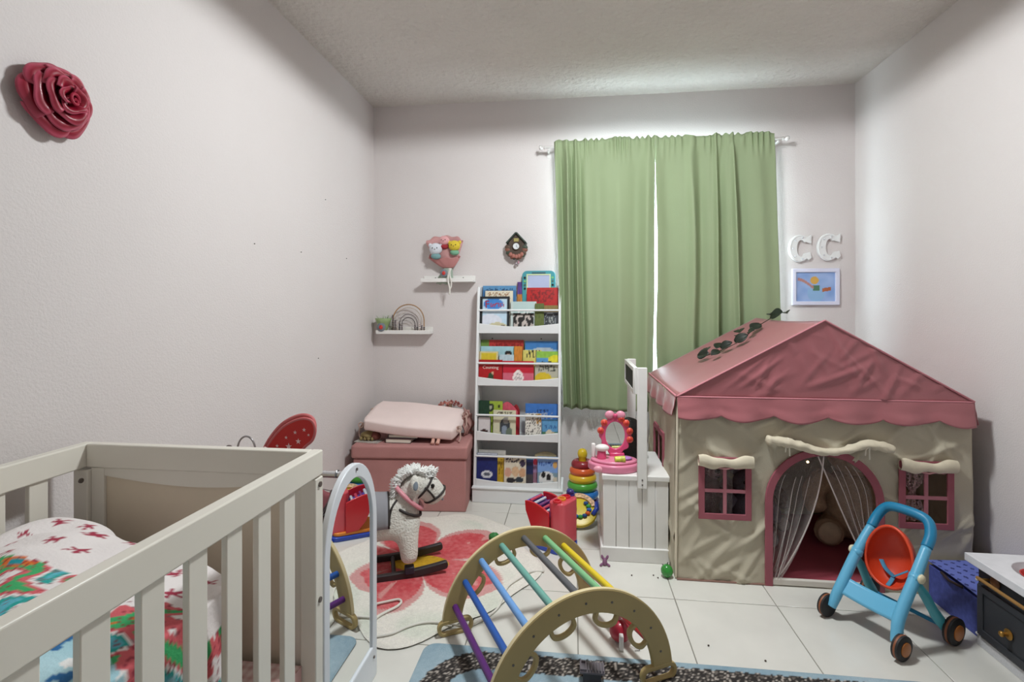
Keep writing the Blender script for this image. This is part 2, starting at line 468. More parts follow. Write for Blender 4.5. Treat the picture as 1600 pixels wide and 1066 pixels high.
# plush bouquet
bx, by, bz = P(700, 435, Y=3.645)[0], 3.648, S1Z+.014
t = thing('plush_bouquet', 'pink paper wrapped bouquet of small plush heads on the upper ledge', 'bouquet', (bx, by, bz))
PAP = mat('pink_wrapping_paper', '#dba6a4', rough=.6, var=.08, transl=.2)
def wrap(r0, r1, z0, z1, ph, amp, n=6, back=False):
    def fn(u, v):
        a = u*2*PI
        r = r0+(r1-r0)*v**.75
        rr = r*(1+amp*v*math.sin(n*a+ph))
        zz = z0+(z1-z0)*v+.006*v*math.sin(n*a+ph)+(.030*v*math.sin(a))-.02*v*math.cos(a)**4
        return (bx-.028*v+rr*math.cos(a)*1.08, by+rr*.32*math.sin(a), bz+zz)
    return MB().grid(fn, 60, 12, wrapu=True)
wrap(.026, .128, .09, .30, .4, .014, 9).build('wrapping_paper', PAP, t, smooth=180, solid=.002)
wrap(.028, .110, .09, .19, 1.7, .016, 9).build('wrapping_collar', mat('rose_tissue', '#cf8f8c', rough=.6, transl=.2), t, smooth=180, solid=.002)
wrap(.026, .055, .09, .001, .7, .10, 7).build('wrapping_foot', mat('mint_cellophane', '#b9c8b8', rough=.35, transl=.3), t, smooth=180, solid=.002)
def plush_head(u, v, c, cb, ears, r=.036):
    p = P(u, v, Y=by-.045)
    m = MB(); m.ell(p, (r*1.15, r*.8, r), wob=.04)
    for sx in (-1, 1):
        if ears: m.ell((p[0]+sx*r*.98, p[1], p[2]+r*.62), (r*.36, r*.22, r*.36), 12, 8)
    h = m.build('plush_head', mat('plush_'+c, c, rough=.95, bump=.3, bs=200), t, smooth=180)
    for sx in (-1, 1):
        MB().ell((p[0]+sx*r*.4, p[1]-r*.78, p[2]+r*.08), r*.1, 8, 6).build('eye', mat('bead_black', '#15120f', rough=.2), h)
    MB().ell((p[0], p[1]-r*.8, p[2]-r*.15), (r*.12, r*.08, r*.08), 8, 6).build('nose', mat('brown_nose', '#6d5044', rough=.5), h)
    MB().ell((p[0], p[1]+.004, p[2]-r*1.25), (r*.9, r*.6, r*.55), wob=.1).build('plush_body', mat('plush_'+cb, cb, rough=.95), h, smooth=180)
plush_head(681, 389, '#d9dde4', '#7fa6a8', True, .042)
plush_head(694, 376, '#e0a6a8', '#a03038', False, .034)
plush_head(710, 384, '#dcc23e', '#7fb394', True, .038)
rp = P(694, 427, Y=by-.05)
MB().lathe([(0, .0), (.024, 0), (.028, .006), (.022, .01), (.012, .014), (0, .014)], rp, 18, frame_from((0, -1, 0))).build('rosette', mat('grey_tulle', '#79828a', rough=.8), t)
MB().ell((rp[0], rp[1]-.014, rp[2]), (.013, .006, .014), 14, 8).build('rosette_heart', mat('coral_red', '#cf3b34', rough=.5), t)
rib = mat('white_satin_ribbon', '#e6e2da', rough=.4)
for dx, ln in ((.020, .19), (.032, .15)):
    MB().grid(lambda u, v: (bx+dx+.012*(u-.5)+.006*math.sin(v*7+dx*90), by-.058-.004*math.sin(v*5), bz+.085-v*ln), 2, 20).build('ribbon', rib, t, solid=.001)

# rainbow bead frame
rx, rz_ = P(638, 518, Y=3.645)[0], S2Z+.014
t = thing('rainbow_bead_toy', 'wooden rainbow arch toy with strings of dark beads on lower ledge', 'toy', (rx, 3.645, rz_))
MB().bb(rx-.14, rx+.135, 3.625, 3.67, rz_, rz_+.012).build('base', mat('pale_wood', '#cdb491', rough=.55), t, bevel=.003)
cols = ['#a8835a', '#b9ab9e', '#d0c4c0', '#6b5f63', '#4a4348']
for k in range(5):
    r = .118-k*.017; hz = .190-k*.024
    pts = [(rx+r*math.cos(a), 3.648, rz_+.012+(hz-r)*1.0+r*math.sin(a)) for a in [PI*i/26 for i in range(27)]]
    pts = [(rx+r, 3.648, rz_+.01)]+pts+[(rx-r, 3.648, rz_+.01)]
    w_ = MB().tube(pts, .0026 if k else .0042, 8).build('arch_wire', mat('wire_'+cols[k], cols[k], rough=.5), t)
    for sx, nb in ((-1, 7-k if k else 9), (1, 2+k % 3)):
        m = MB()
        for q in range(nb):
            m.ell((rx+sx*r, 3.648, rz_+.02+q*.0125), (.0075, .0075, .006), 10, 6)
        m.build('beads', mat('bead_'+cols[-1-k % 3], cols[-1-k % 3], rough=.45), w_)
# small bouquet beside it
vx = P(598, 515, Y=3.63)[0]
t = thing('small_flower_bouquet', 'little green bouquet with grey tulle rosette on the lower ledge', 'bouquet', (vx, 3.645, rz_))
MB().lathe([(.018, 0), (.03, .02), (.036, .045), (.05, .075), (.06, .1)], (vx, 3.645, rz_), 20).build('green_wrap', mat('lime_tissue', '#a9c08a', rough=.6, transl=.2), t, solid=.002, smooth=180)
MB().lathe([(0, 0), (.028, 0), (.033, .006), (.026, .012), (.014, .016), (0, .016)], (vx, 3.605, rz_+.036), 20, frame_from((0, -1, .1))).build('rosette', mat('grey_tulle'), t)
MB().ell((vx+.002, 3.588, rz_+.036), (.015, .007, .016), 14, 8).build('rosette_heart', mat('coral_red'), t)
for k in range(9):
    a = -2.6+k*.5; ln = .05+.02*random.random()
    dx = math.cos(a+1.1)*.055
    MB().tube([(vx, 3.645, rz_+.06), (vx+dx*.6, 3.64, rz_+.09), (vx+dx, 3.63-.01*(k % 3), rz_+.10+ln*.4)], [.003, .006, .001], 6, flat=.4).build('leaf', mat('leaf_white' if k % 2 else 'leaf_green', '#d5d9cf' if k % 2 else '#6f9a55', rough=.6), t)

# ================================================================ cuckoo clock
cx, cz = P(807, 386, Y=3.66)[0], P(807, 386, Y=3.66)[2]
t = thing('cuckoo_clock', 'small dark carved cuckoo clock with green roof and pendulum', 'clock', (cx, YB, cz-.06))
BRN = mat('dark_carved_wood', '#4a3a2e', rough=.6, var=.3, vs=40)
GRN = mat('dark_green_paint', '#2f3b32', rough=.6, var=.3, vs=40)
MB().prism([(-.05, -.06), (.05, -.06), (.055, .03), (0, .09), (-.055, .03)], 0, .055, Matrix.Translation((cx, YB-.001, cz)) @ Matrix(((1, 0, 0, 0), (0, 0, -1, 0), (0, 1, 0, 0), (0, 0, 0, 1)))).build('clock_case', BRN, t)
for sx in (-1, 1):
    MB().box((cx+sx*.036, YB-.036, cz+.062), (.105, .072, .012), M=Matrix.Rotation(sx*.82, 3, 'Y')).build('roof_slope', GRN, t, bevel=.003)
MB().cyl((cx, YB-.056, cz+.002), (cx, YB-.066, cz+.002), .028, n=24).build('bezel', BRN, t, bevel=.003)
d_ = MB().cyl((cx, YB-.066, cz+.002), (cx, YB-.069, cz+.002), .022, n=24).build('dial', mat('dial_white', '#dfe3e6', rough=.4), t)
for a, ln in ((.5, .012), (2.3, .017)):
    MB().cyl((cx, YB-.070, cz+.002), (cx+ln*math.sin(a), YB-.070, cz+.002+ln*math.cos(a)), .0012, n=6).build('clock_hand', mat('bead_black'), d_)
MB().bb(cx-.018, cx+.018, YB-.062, YB-.05, cz+.035, cz+.06).build('cuckoo_door', mat('clock_yellow', '#a79a5c', rough=.6), t, bevel=.002)
random.seed(3)
for k in range(12):
    a = PI*(.95+1.1*k/11); r = .06
    p = (cx+r*math.cos(a), YB-.05, cz-.012+r*1.0*math.sin(a))
    MB().ell(p, (.017, .008, .024), 12, 8, Matrix.Rotation(-a+PI/2+.5*(k % 2), 3, 'Y')).build('carved_leaf', mat('leaf_brown_%d' % (k % 3), ['#5a4436', '#7d4d3d', '#3b4436'][k % 3], rough=.6), t)
for k in range(5):
    p = (cx-.04+.02*k, YB-.058, cz-.055-.016*math.sin(k*PI/4))
    MB().ell(p, (.013, .008, .016), 10, 8).build('carved_flower', mat('carved_rose', '#a5695c', rough=.6), t)
pd = MB().cyl((cx-.004, YB-.03, cz-.06), (cx-.004, YB-.03, cz-.115), .003, n=8); pd.ell((cx-.004, YB-.032, cz-.12), (.011, .006, .012), 14, 8)
pd.build('pendulum', mat('pendulum_silver', '#9b8f93', rough=.4, metal=.4), t)
MB().cyl((cx+.012, YB-.03, cz-.06), (cx+.014, YB-.03, cz-.105), .0015, n=6).ell((cx+.014, YB-.03, cz-.11), (.006, .006, .012), 10, 6).build('weight', mat('pink_weight', '#c58f9c', rough=.5), t)

# ================================================================ letters C C and picture
LET = mat('white_marquee_letter', '#e9e9e8', rough=.4, var=.01)
def letter_c(u, v, sc, label):
    p = P(u, v, Y=YB-.012)
    t = thing('letter_c', label, 'letter', (p[0], YB, p[2]), 0, 'white letters on the back wall')
    # slab serif C outline
    o, i = [], []
    for k in range(25):
        a = .72+(2*PI-1.44)*k/24
        o.append((.072*math.cos(a)+.006, .092*math.sin(a))); i.append((.027*math.cos(a)+.014, .056*math.sin(a)))
    o[0] = (.070, .062); i[0] = (.034, .040); o[-1] = (.072, -.052); i[-1] = (.036, -.036)
    T = Matrix.Translation((p[0], YB-.001, p[2])) @ Matrix(((sc, 0, 0, 0), (0, 0, -1, 0), (0, sc, 0, 0), (0, 0, 0, 1)))
    m = MB().ring(o, i, 0, .022, T, closed=False)
    m.prism([(.030, .048), (.078, .032), (.080, .092), (.062, .078), (.040, .075)], 0, .0222, T)
    m.prism([(.034, -.034), (.072, -.026), (.082, -.060), (.062, -.082), (.040, -.062)], 0, .0224, T)
    m.build('letter_body', LET, t, bevel=.002)
    o2 = [(x*1.0+(.0 if 0 else 0), y) for x, y in o]
    rim = []
    for A, B in (((1.0), (.90)),):
        rim = [((q[0]-.006)*.93+.006, q[1]*.95) for q in o[1:-1]]
        rin = [((q[0]-.006)*.84+.006, q[1]*.89) for q in o[1:-1]]
    MB().ring(rim, rin, .022, .026, T, closed=False).build('letter_rim', LET, t, bevel=.001)
    for k in (3, 8, 12, 16, 21):
        q = ((o[k][0]+i[k][0])/2, (o[k][1]+i[k][1])/2)
        c0 = T @ Vector((q[0], q[1], .022)); c1 = T @ Vector((q[0], q[1], .030))
        MB().cyl(c0, c1, .0055, .004, n=10).build('bulb', mat('bulb_glass', '#d8d8dc', rough=.15), t)
letter_c(1247.5, 388.5, 1.0, 'white capital letter C nearer the curtain')
letter_c(1292.5, 386.5, 1.0, 'white capital letter C nearer the right corner')

a, b = P(1237, 420, Y=YB-.01), P(1311, 477, Y=YB-.01)
t = thing('framed_picture', 'small white framed blue picture under the two letters', 'picture', ((a[0]+b[0])/2, YB, b[2]))
x0, x1, z0, z1 = a[0], b[0], b[2], a[2]
M_ = Matrix.Translation((0, YB-.001, 0)) @ Matrix(((1, 0, 0, 0), (0, 0, -1, 0), (0, 1, 0, 0), (0, 0, 0, 1)))
def rect(x0, x1, y0, y1): return [(x0, y0), (x1, y0), (x1, y1), (x0, y1)]
MB().ring(rect(x0, x1, z0, z1), rect(x0+.026, x1-.026, z0+.026, z1-.026), 0, .022, M_).build('picture_frame', mat('lilac_white_frame', '#dcdcee', rough=.4), t, bevel=.004)
def picc(u, v, p):
    c = mixc(lin('#7fa0d6'), lin('#a9bfe6'), .5+.6*n3(u*4, v*4, 2))
    dx, dy = u-.48, v-.72
    c = mixc(c, lin('#8fb6dc'), sstep(.30, .27, math.hypot((u-.52)*1.3, v-.28)))
    if math.hypot(dx*1.2, dy) < .13: c = lin('#d9a94f')
    if abs(dx-.04)*1.2 < .10 and -.36 < dy < -.16: c = lin('#4f7a5c')
    if .02 < -dx < .42 and abs(dy+.2-.25*math.sin((-dx)*4-.3)) < .05: c = lin('#b48078')
    if .2 < dx < .42 and abs(dy+.33-.2*(dx-.2)) < .06: c = lin('#b0633e')
    return c
MB().grid(lambda u, v: (x0+.024+u*(x1-x0-.048), YB-.010, z0+.024+v*(z1-z0-.048)), 60, 50, colfn=picc).build('print', mat('printed_paper', attr=True, rough=.5, var=.02), t, col=True, solid=.002)

# ================================================================ bookcase
BX0, BX1 = -.685, -.090
SL = .116
def Yf(z): return 3.425+SL*z
t = thing('bookcase', 'tall white sloping display bookcase with four tiers of picture books', 'bookcase', ((BX0+BX1)/2, 3.56, 0))
BK = mat('white_lacquer', '#eceeee', rough=.35, var=.01)
top = 1.47
side = [(Yf(0), 0), (YB-.006, 0), (YB-.006, top), (Yf(top)+.03, top), (Yf(top)+.008, top-.012), (Yf(top-.05), top-.05)]
for x in (BX0, BX1-.018):
    MB().prism(side, 0, .018, M_yz(x)).build('side_panel', BK, t, bevel=.003)
MB().bb(BX0+.018, BX1-.018, YB-.014, YB-.006, .02, 1.40).build('back_panel', BK, t)
TIERS = [(1.138, 1.208, 1.30), (.775, .835, .930), (.404, .468, .575), (.10, .150, .300)]   # lip bottom, lip top, rail
for zb_, zt_, zr_ in TIERS:
    yf = Yf(zb_)
    MB().bb(BX0+.018, BX1-.018, yf+.012, YB-.014, zb_+.004, zb_+.018).build('shelf', BK, t)
    # lip with a dipped upper edge
    o = [(BX0+.018, zb_), (BX1-.018, zb_)]+[(BX1-.018+(BX0-BX1+.036)*k/16, zt_-.022*math.sin(PI*k/16)) for k in range(17)]
    MB().prism(o, 0, .012, Matrix.Translation((0, yf+.014, 0)) @ M_xz(0)).build('front_lip', BK, t, bevel=.002)
    MB().cyl((BX0+.012, Yf(zr_)+.004, zr_), (BX1-.012, Yf(zr_)+.004, zr_), .0072, n=12).build('rail', BK, t)
m = MB().bb(BX0-.002, BX1+.012, 3.41, YB-.012, 0, .092); m.bb(BX0-.004, BX1+.016, 3.402, YB-.012, .092, .104)
m.build('plinth', BK, t, bevel=.004)
for z, us in ((1.115, (770, 846)),):
    for u in us:
        MB().cyl((P(u, 500, Y=YB)[0], YB-.016, z-.02), (P(u, 500, Y=YB)[0], YB-.021, z-.02), .005, n=8).build('screw', NAIL, t)

PAGE = mat('paper_pages', '#e8e2d2', rough=.8)
COVER = mat('printed_cover', attr=True, rough=.4, var=.03, coat=.1)
th_l = math.atan(SL)
def book(tier, u0, u1, v0, layer, label, fn, title=None, name='picture_book', shape=None, thick=.013, group=True):
    zb_, zt_, zr_ = TIERS[tier]
    zf = zb_+.018+.001
    yb = Yf(zb_)+.024+layer*.0195
    um = (u0+u1)/2
    x0, x1 = P(u0, v0, Y=yb+.02)[0], P(u1, v0, Y=yb+.02)[0]
    x0 = max(x0, BX0+.02); x1 = min(x1, BX1-.02)
    zt = P(um, v0, Y=yb+.02)[2]
    h = (zt-zf); wd = x1-x0
    t = thing(name, label, 'book', ((x0+x1)/2, yb, zf), 0, 'books in the bookcase' if group else None)
    Rm = Matrix.Translation(((x0+x1)/2, yb, zf)) @ Matrix.Rotation(-th_l, 4, 'X')
    ny = max(14, int(h/.007)); nx = max(10, int(wd/.007))
    vis = 1.0
    m = MB()
    sh = shape or (lambda a: 1.0)
    m.grid(lambda u, v: ((u-.5)*wd, 0, h*v*sh(u)), nx, ny, colfn=lambda u, v, p: fn(u, v))
    c0 = fn(.02, .5)
    m.cc = c0
    k = 12
    loop = [((i/k-.5)*wd, h*sh(i/k)) for i in range(k+1)]
    # back board and edges
    V = [(x, .0005, z) for x, z in loop]+[(x, .003, z) for x, z in loop]
    m.add(V, [(i, i+1, k+2+i, k+1+i) for i in range(k)])
    m.grid(lambda u, v: ((u-.5)*wd, thick, h*v*sh(u)), 12, 2)
    m.bb(-wd/2-.0006, -wd/2+.0015, 0, thick, 0, h*sh(0))
    m.move(Rm)
    c = m.build('cover', COVER, t, smooth=0, col=True)
    hmin = min(sh(.02), sh(.98), sh(.25), sh(.75))
    MB().box((0, thick*.5, h*hmin*.5-.001), (wd-.006, thick-.002, h*hmin-.006)).move(Rm).build('page_block', PAGE, t)
    if title:
        txt, fu, fv, size, colr, rot = title
        V, Fc = text_mesh(txt, size)
        T = Rm @ Matrix.Translation(((fu-.5)*wd, -.0012, fv*h)) @ Matrix.Rotation(PI/2, 4, 'X') @ Matrix.Rotation(rot, 4, 'Z')
        MB().add(V, Fc, T).build('lettering', mat('ink_'+colr, colr, rough=.5), c, smooth=0)
    return t
def bands(*st, seed=0, mot=None, nz=.0):
    st = [(a, lin(c)) for a, c in st]
    def f(u, v):
        c = st[-1][1]
        for a, q in st:
            if v <= a: c = q; break
        if mot: 
            r = mot(u, v)
            if r is not None: c = lin(r)
        k = 1+nz*n3(u*9+seed, v*9, seed)
        return (c[0]*k, c[1]*k, c[2]*k)
    return f
def blobs(spec):
    def f(u, v):
        r = None
        for cx, cy, rx, ry, c in spec:
            if ((u-cx)/rx)**2+((v-cy)/ry)**2 < 1: r = c
        return r
    return f
def script(v0, v1, c, fr=40, u0=.1, u1=.9):      # unreadable lettering seen from afar
    def f(u, v):
        if v0 < v < v1 and u0 < u < u1 and n3(u*fr, v*fr*.5, 3) > .05: return c
        return None
    return f
def both(*fs):
    def f(u, v):
        r = None
        for q in fs:
            w_ = q(u, v)
            if w_: r = w_
        return r
    return f
def frame(c, k=.05):
    return lambda u, v: c if (u < k or u > 1-k or v > 1-k*.8) else None
# tier 1
book(0, 754, 806, 446, 3, 'slate blue picture book at the back of the top tier', bands((.9, '#3f74a8'), (1, '#5b93bf'), mot=script(.84, .95, '#24486e', 30), nz=.2, seed=1))
book(0, 758, 801, 454, 2, 'cream picture book with busy lettering in the top tier', bands((1, '#e4dcc6'), mot=script(.78, .97, '#a4754e', 34), nz=.1))
book(0, 750, 796, 463, 0, 'pale blue picture book with black border and red lettering', bands((1, '#c3dcec'), mot=both(blobs([(.45, .78, .34, .16, '#3f86cf'), (.35, .28, .4, .2, '#dfe3ee'), (.6, .12, .33, .12, '#cfc7a4'), (.78, .1, .08, .07, '#6f5a48')]), script(.70, .80, '#a8364c', 26, .34, .86), frame('#1f2226', .08)), nz=.1), ('F', .24, .76, .075, '#a81c2c', .05))
book(0, 798, 838, 471, 1, 'mint picture book with black panel in the top tier', bands((.62, '#23201f'), (1, '#bcd2d0'), mot=both(script(.05, .55, '#c9bdb6', 9), script(.57, .66, '#e8e8e4', 16, .3, .9), lambda u, v: '#cdd8d4' if u < .10 or u > .9 else None)))
book(0, 808, 830, 440, 3, 'purple and orange picture book beside the drawing board', bands((.45, '#1f2a44'), (.75, '#c07a36'), (1, '#5a3a86'), nz=.7, seed=4))
book(0, 823, 872, 449, 2, 'bright red picture book in the top tier', bands((1, '#b61818'), mot=script(.66, .95, '#7c0c10', 22), nz=.15), name='picture_book')
book(0, 836, 850, 474, 0.2, 'narrow olive green book in the top tier', bands((1, '#5f6b34'), nz=.4, seed=2))
book(0, 846, 874, 477, 0.9, 'charcoal picture book with grey circle drawing', bands((.75, '#3a3d42'), (1, '#8a7440'), mot=both(lambda u, v: '#8d9297' if .30 < math.hypot((u-.5)*1.0, (v-.38)) < .34 else None, script(.2, .55, '#a4a9a6', 12, .25, .75)), nz=.2))
# tier 2
book(1, 750, 818, 531, 3, 'red and orange picture book at the back of the second tier', bands((.62, '#c66a2c'), (1, '#b5322c'), mot=both(script(.80, .93, '#8d1616', 26, .25, .98), lambda u, v: '#6b8a3a' if u < .2 else None), nz=.2))
book(1, 820, 873, 533, 3, 'blue seaside picture book at the back of the second tier', bands((.72, '#8ea878'), (.80, '#9cc4da'), (1, '#3f7fc0'), mot=blobs([(.55, .78, .3, .07, '#b8c4cc')]), nz=.12))
book(1, 751, 805, 541, 2, 'light blue picture book with two dark haired faces', bands((1, '#a5cfd8'), mot=blobs([(.22, .72, .13, .13, '#2a1c18'), (.22, .68, .09, .09, '#8f5a3c'), (.80, .72, .12, .16, '#1d1a1a'), (.80, .70, .06, .09, '#d8b49a')]), nz=.1))
book(1, 803, 816, 541, 1.0, 'green and orange narrow book in the second tier', bands((.6, '#6d9a34'), (1, '#d08430'), nz=.3))
book(1, 747, 778, 549, 1, 'yellow picture book with pale frame in the second tier', bands((1, '#d8c030'), mot=both(frame('#d6cc9c', .08), lambda u, v: '#c39a3c' if v < .58 else None), nz=.1))
book(1, 780, 803, 554, 0.95, 'pale grey blue picture book with maroon stripe', bands((.68, '#6c2236'), (.75, '#6c2236'), (1, '#bcd0d8'), nz=.15))
book(1, 817, 846, 547, 2, 'yellow book with zebra stripes in the second tier', bands((1, '#e2d675'), mot=lambda u, v: '#22231c' if (v > .78 and .2 < u and math.sin(u*34+v*9) > .25) else None, nz=.1))
book(1, 838, 873, 549, 1, 'green and blue picture book with yellow patch', bands((.5, '#c9d3d8'), (.78, '#5b9ad0'), (1, '#8fbf4c'), mot=both(blobs([(.85, .74, .32, .14, '#e6dc34'), (.3, .58, .12, .1, '#1d2733'), (.62, .60, .1, .1, '#26282c')])), nz=.2))
book(1, 746, 785, 562, 0, 'red picture book with white looping title', bands((1, '#b3141c'), mot=blobs([(.52, .22, .13, .2, '#2e4a2e'), (.6, .42, .05, .07, '#d8b090')]), nz=.12), ('Counting', .5, .66, .030, '#efe3d8', 0))
book(1, 786, 834, 564, 0, 'pink picture book with white domed emblem', bands((.45, '#d4687c'), (1, '#c41c34'), mot=both(lambda u, v: '#f1e3df' if (((u-.5)/.17)**2+((v-.22)/.36)**2 < 1 and v > .02) else None, lambda u, v: '#a8a0a0' if (((u-.5)/.11)**2+((v-.24)/.22)**2 < 1 and n3(u*30, v*30) > 0) else None), nz=.1))
book(1, 836, 873, 566, 0, 'grey picture book with yellow duck shape', bands((1, '#b9b6a4'), mot=both(script(.55, .95, '#3a4038', 18), blobs([(.35, .22, .38, .30, '#d9bc2c'), (.85, .16, .2, .14, '#e3d56c')])), nz=.1))
# tier 3
book(2, 748, 764, 626, 1, 'dark green and black book in the third tier', bands((.5, '#1d5a34'), (1, '#163a26'), nz=.5))
book(2, 760, 785, 627, 2, 'lime green picture book with a round dark spot', bands((1, '#9db43c'), mot=blobs([(.25, .82, .22, .12, '#2a3326'), (.25, .82, .10, .06, '#b9b9a4'), (.78, .86, .08, .05, '#2e2a14')]), nz=.25))
book(2, 783, 809, 628, 3, 'red domed picture book in the third tier', bands((.78, '#b51f30'), (1, '#d4586a'), nz=.2), shape=lambda a: 1-.28*abs(a-.35)**1.6*2.0)
book(2, 800, 812, 632, 4, 'dark red shaped book behind the domed one', bands((1, '#9a1a26'), nz=.4), shape=lambda a: .8+.2*math.sin(a*PI))
book(2, 747, 767, 651, 0, 'white board book with a dark brown mound', bands((1, '#d9d2d2'), mot=both(blobs([(.5, .16, .36, .22, '#3d201c')]), frame('#2a2a2e', .05)), nz=.05))
book(2, 771, 806, 641, 1, 'cream picture book with a grey animal', bands((1, '#d8d3b6'), mot=both(blobs([(.52, .36, .24, .34, '#3b4046'), (.55, .62, .13, .14, '#8d8a84'), (.5, .25, .12, .18, '#8c98a8'), (.72, .18, .14, .16, '#6e7a6a')]), script(.86, .95, '#5c5648', 16)), nz=.08))
book(2, 821, 873, 631, 2, 'large blue picture book with silvery lettering in the third tier', bands((1, '#3f78c4'), mot=both(script(.56, .72, '#a9b4c4', 22, .2, .85), script(.74, .84, '#1f3a6c', 18, .35, .7)), nz=.12))
book(2, 821, 846, 646, 0, 'white picture book covered in fine black flower lines', bands((1, '#e6e2d8'), mot=lambda u, v: '#3a3530' if (math.sin(math.atan2(v-.35, u-.5)*14)*math.sin(math.hypot(u-.5, v-.35)*38) > .42) else ('#c79a4c' if (u > .7 and v > .55 and n3(u*9, v*9) > 0) else None)))
book(2, 847, 872, 655, 0, 'small blue and green picture book with pale figures', bands((.35, '#4d7a58'), (1, '#5d9ac8'), mot=both(script(.55, .7, '#2f5c98', 18), blobs([(.45, .3, .2, .16, '#d8cdb4'), (.7, .22, .12, .12, '#c9b48a')])), nz=.15))
# tier 4
book(3, 745, 777, 708, 0, 'navy blue picture book with a white oval', bands((1, '#1d2a6c'), mot=both(blobs([(.50, .28, .28, .13, '#e3e6ec'), (.50, .29, .16, .06, '#5c6270')]), lambda u, v: '#d5d8e0' if v > .95 else None), nz=.25))
book(3, 748, 790, 703, 2, 'white hardback lying behind the navy book', bands((1, '#cfcdc6'), nz=.1))
book(3, 777, 788, 713, 1, 'narrow mustard yellow book in the bottom tier', bands((1, '#c9a42c'), mot=script(.3, .9, '#8c6c1c', 14, .2, .8), nz=.2))
book(3, 788, 822, 712, 0, 'cream picture book with three round pink faces', bands((1, '#dcd2be'), mot=both(script(.74, .95, '#2c2a3a', 24, .05, .68), blobs([(.84, .74, .13, .13, '#3b2f4a'), (.18, .40, .16, .17, '#d8a48c'), (.52, .44, .17, .18, '#d9b48e'), (.84, .40, .15, .17, '#cfa07c'), (.3, .12, .2, .10, '#25242a'), (.7, .14, .2, .10, '#2f3a44')])), nz=.12))
book(3, 822, 833, 715, 1, 'narrow navy book with grey figure in the bottom tier', bands((.35, '#4a4448'), (1, '#1f2b58'), mot=lambda u, v: '#6aa8c4' if v > .93 else None, nz=.3))
book(3, 831, 843, 714, 2, 'narrow lavender pink book in the bottom tier', bands((.4, '#a8788a'), (1, '#b48cb4'), mot=blobs([(.5, .8, .35, .13, '#a8283c')]), nz=.3))
book(3, 840, 873, 714, 0, 'blue picture book with a black and white cow', bands((.45, '#7f9aa8'), (1, '#7ea4dc'), mot=both(script(.66, .84, '#2c4f9c', 16, .1, .75), blobs([(.45, .26, .36, .22, '#e4e4e2'), (.30, .36, .10, .12, '#16161a'), (.55, .28, .12, .12, '#1a1a1e'), (.15, .22, .07, .16, '#e6e6e4'), (.88, .72, .12, .12, '#d2a25c'), (.88, .2, .12, .1, '#d8cdb8')])), nz=.1))
book(3, 836, 869, 706, 3, 'cream rounded book behind the cow book', bands((1, '#c2b48c'), nz=.1), shape=lambda a: .9+.1*math.sin(a*PI))

# drawing board on top of the bookcase books
p0, p1 = P(816, 470, Y=3.672), P(868, 423, Y=3.672)
x0, x1 = p0[0], p1[0]; z1 = p1[2]; z0 = TIERS[0][0]+.02
t = thing('drawing_board', 'teal toy drawing board with lilac screen on the bookcase top', 'toy', ((x0+x1)/2, 3.672, z0))
T = Matrix.Translation((0, 3.680, 0)) @ M_xz(0)
MB().prism(rrect(x0, x1, z0, z1, .035), 0, .018, T).build('board_body', mat('teal_plastic', '#4b9ba6', rough=.35), t, bevel=.004)
sx0, sx1, sz0, sz1 = x0+.040, x1-.042, z1-.16, z1-.032
MB().ring(rect(sx0-.008, sx1+.008, sz0-.008, sz1+.008), rect(sx0, sx1, sz0, sz1), .018, .023, T).build('screen_frame', mat('pale_lime_plastic', '#dbe8b4', rough=.4), t)
MB().prism(rect(sx0, sx1, sz0, sz1), .0175, .0195, T).build('screen', mat('lilac_screen', '#b9c3e2', rough=.3), t)
MB().prism(rrect((x0+x1)/2-.05, (x0+x1)/2+.05, z1-.024, z1-.010, .006), .0175, .0205, T).build('handle_slot', mat('dark_teal', '#3a6670', rough=.5), t)
for k in range(8):
    sxx = -1 if k < 4 else 1
    MB().cyl((x0+.02 if sxx < 0 else x1-.02, 3.662, z1-.05-.026*(k % 4)), (x0+.02 if sxx < 0 else x1-.02, 3.656, z1-.05-.026*(k % 4)), .008, n=10).build('stamp', mat('stamp_%d' % (k % 3), ['#1f2326', '#7fc47c', '#4f6a5c'][k % 3], rough=.4), t)

# ================================================================ storage ottoman and the things on it
OX0, OX1, OY0, OY1 = -1.438, -.678, 3.222, 3.61
OROT = Matrix.Translation((OX1, OY0, 0)) @ Matrix.Rotation(.078, 4, 'Z') @ Matrix.Translation((-OX1, -OY0, 0))
t = thing('storage_ottoman', 'dusty rose fabric storage ottoman standing in the corner', 'ottoman', ((OX0+OX1)/2, (OY0+OY1)/2, 0))
ROSE = mat('dusty_rose_fabric', '#b98480', rough=.9, var=.06, vs=9, bump=.25, bs=260)
MB().bb(OX0+.012, OX1-.012, OY0+.012, OY1-.01, .0, .335).move(OROT).build('ottoman_body', ROSE, t, bevel=.008)
MB().bb(OX0, OX1, OY0, OY1, .338, .425).move(OROT).build('ottoman_lid', ROSE, t, bevel=.016, seg=4)
OZ = .425
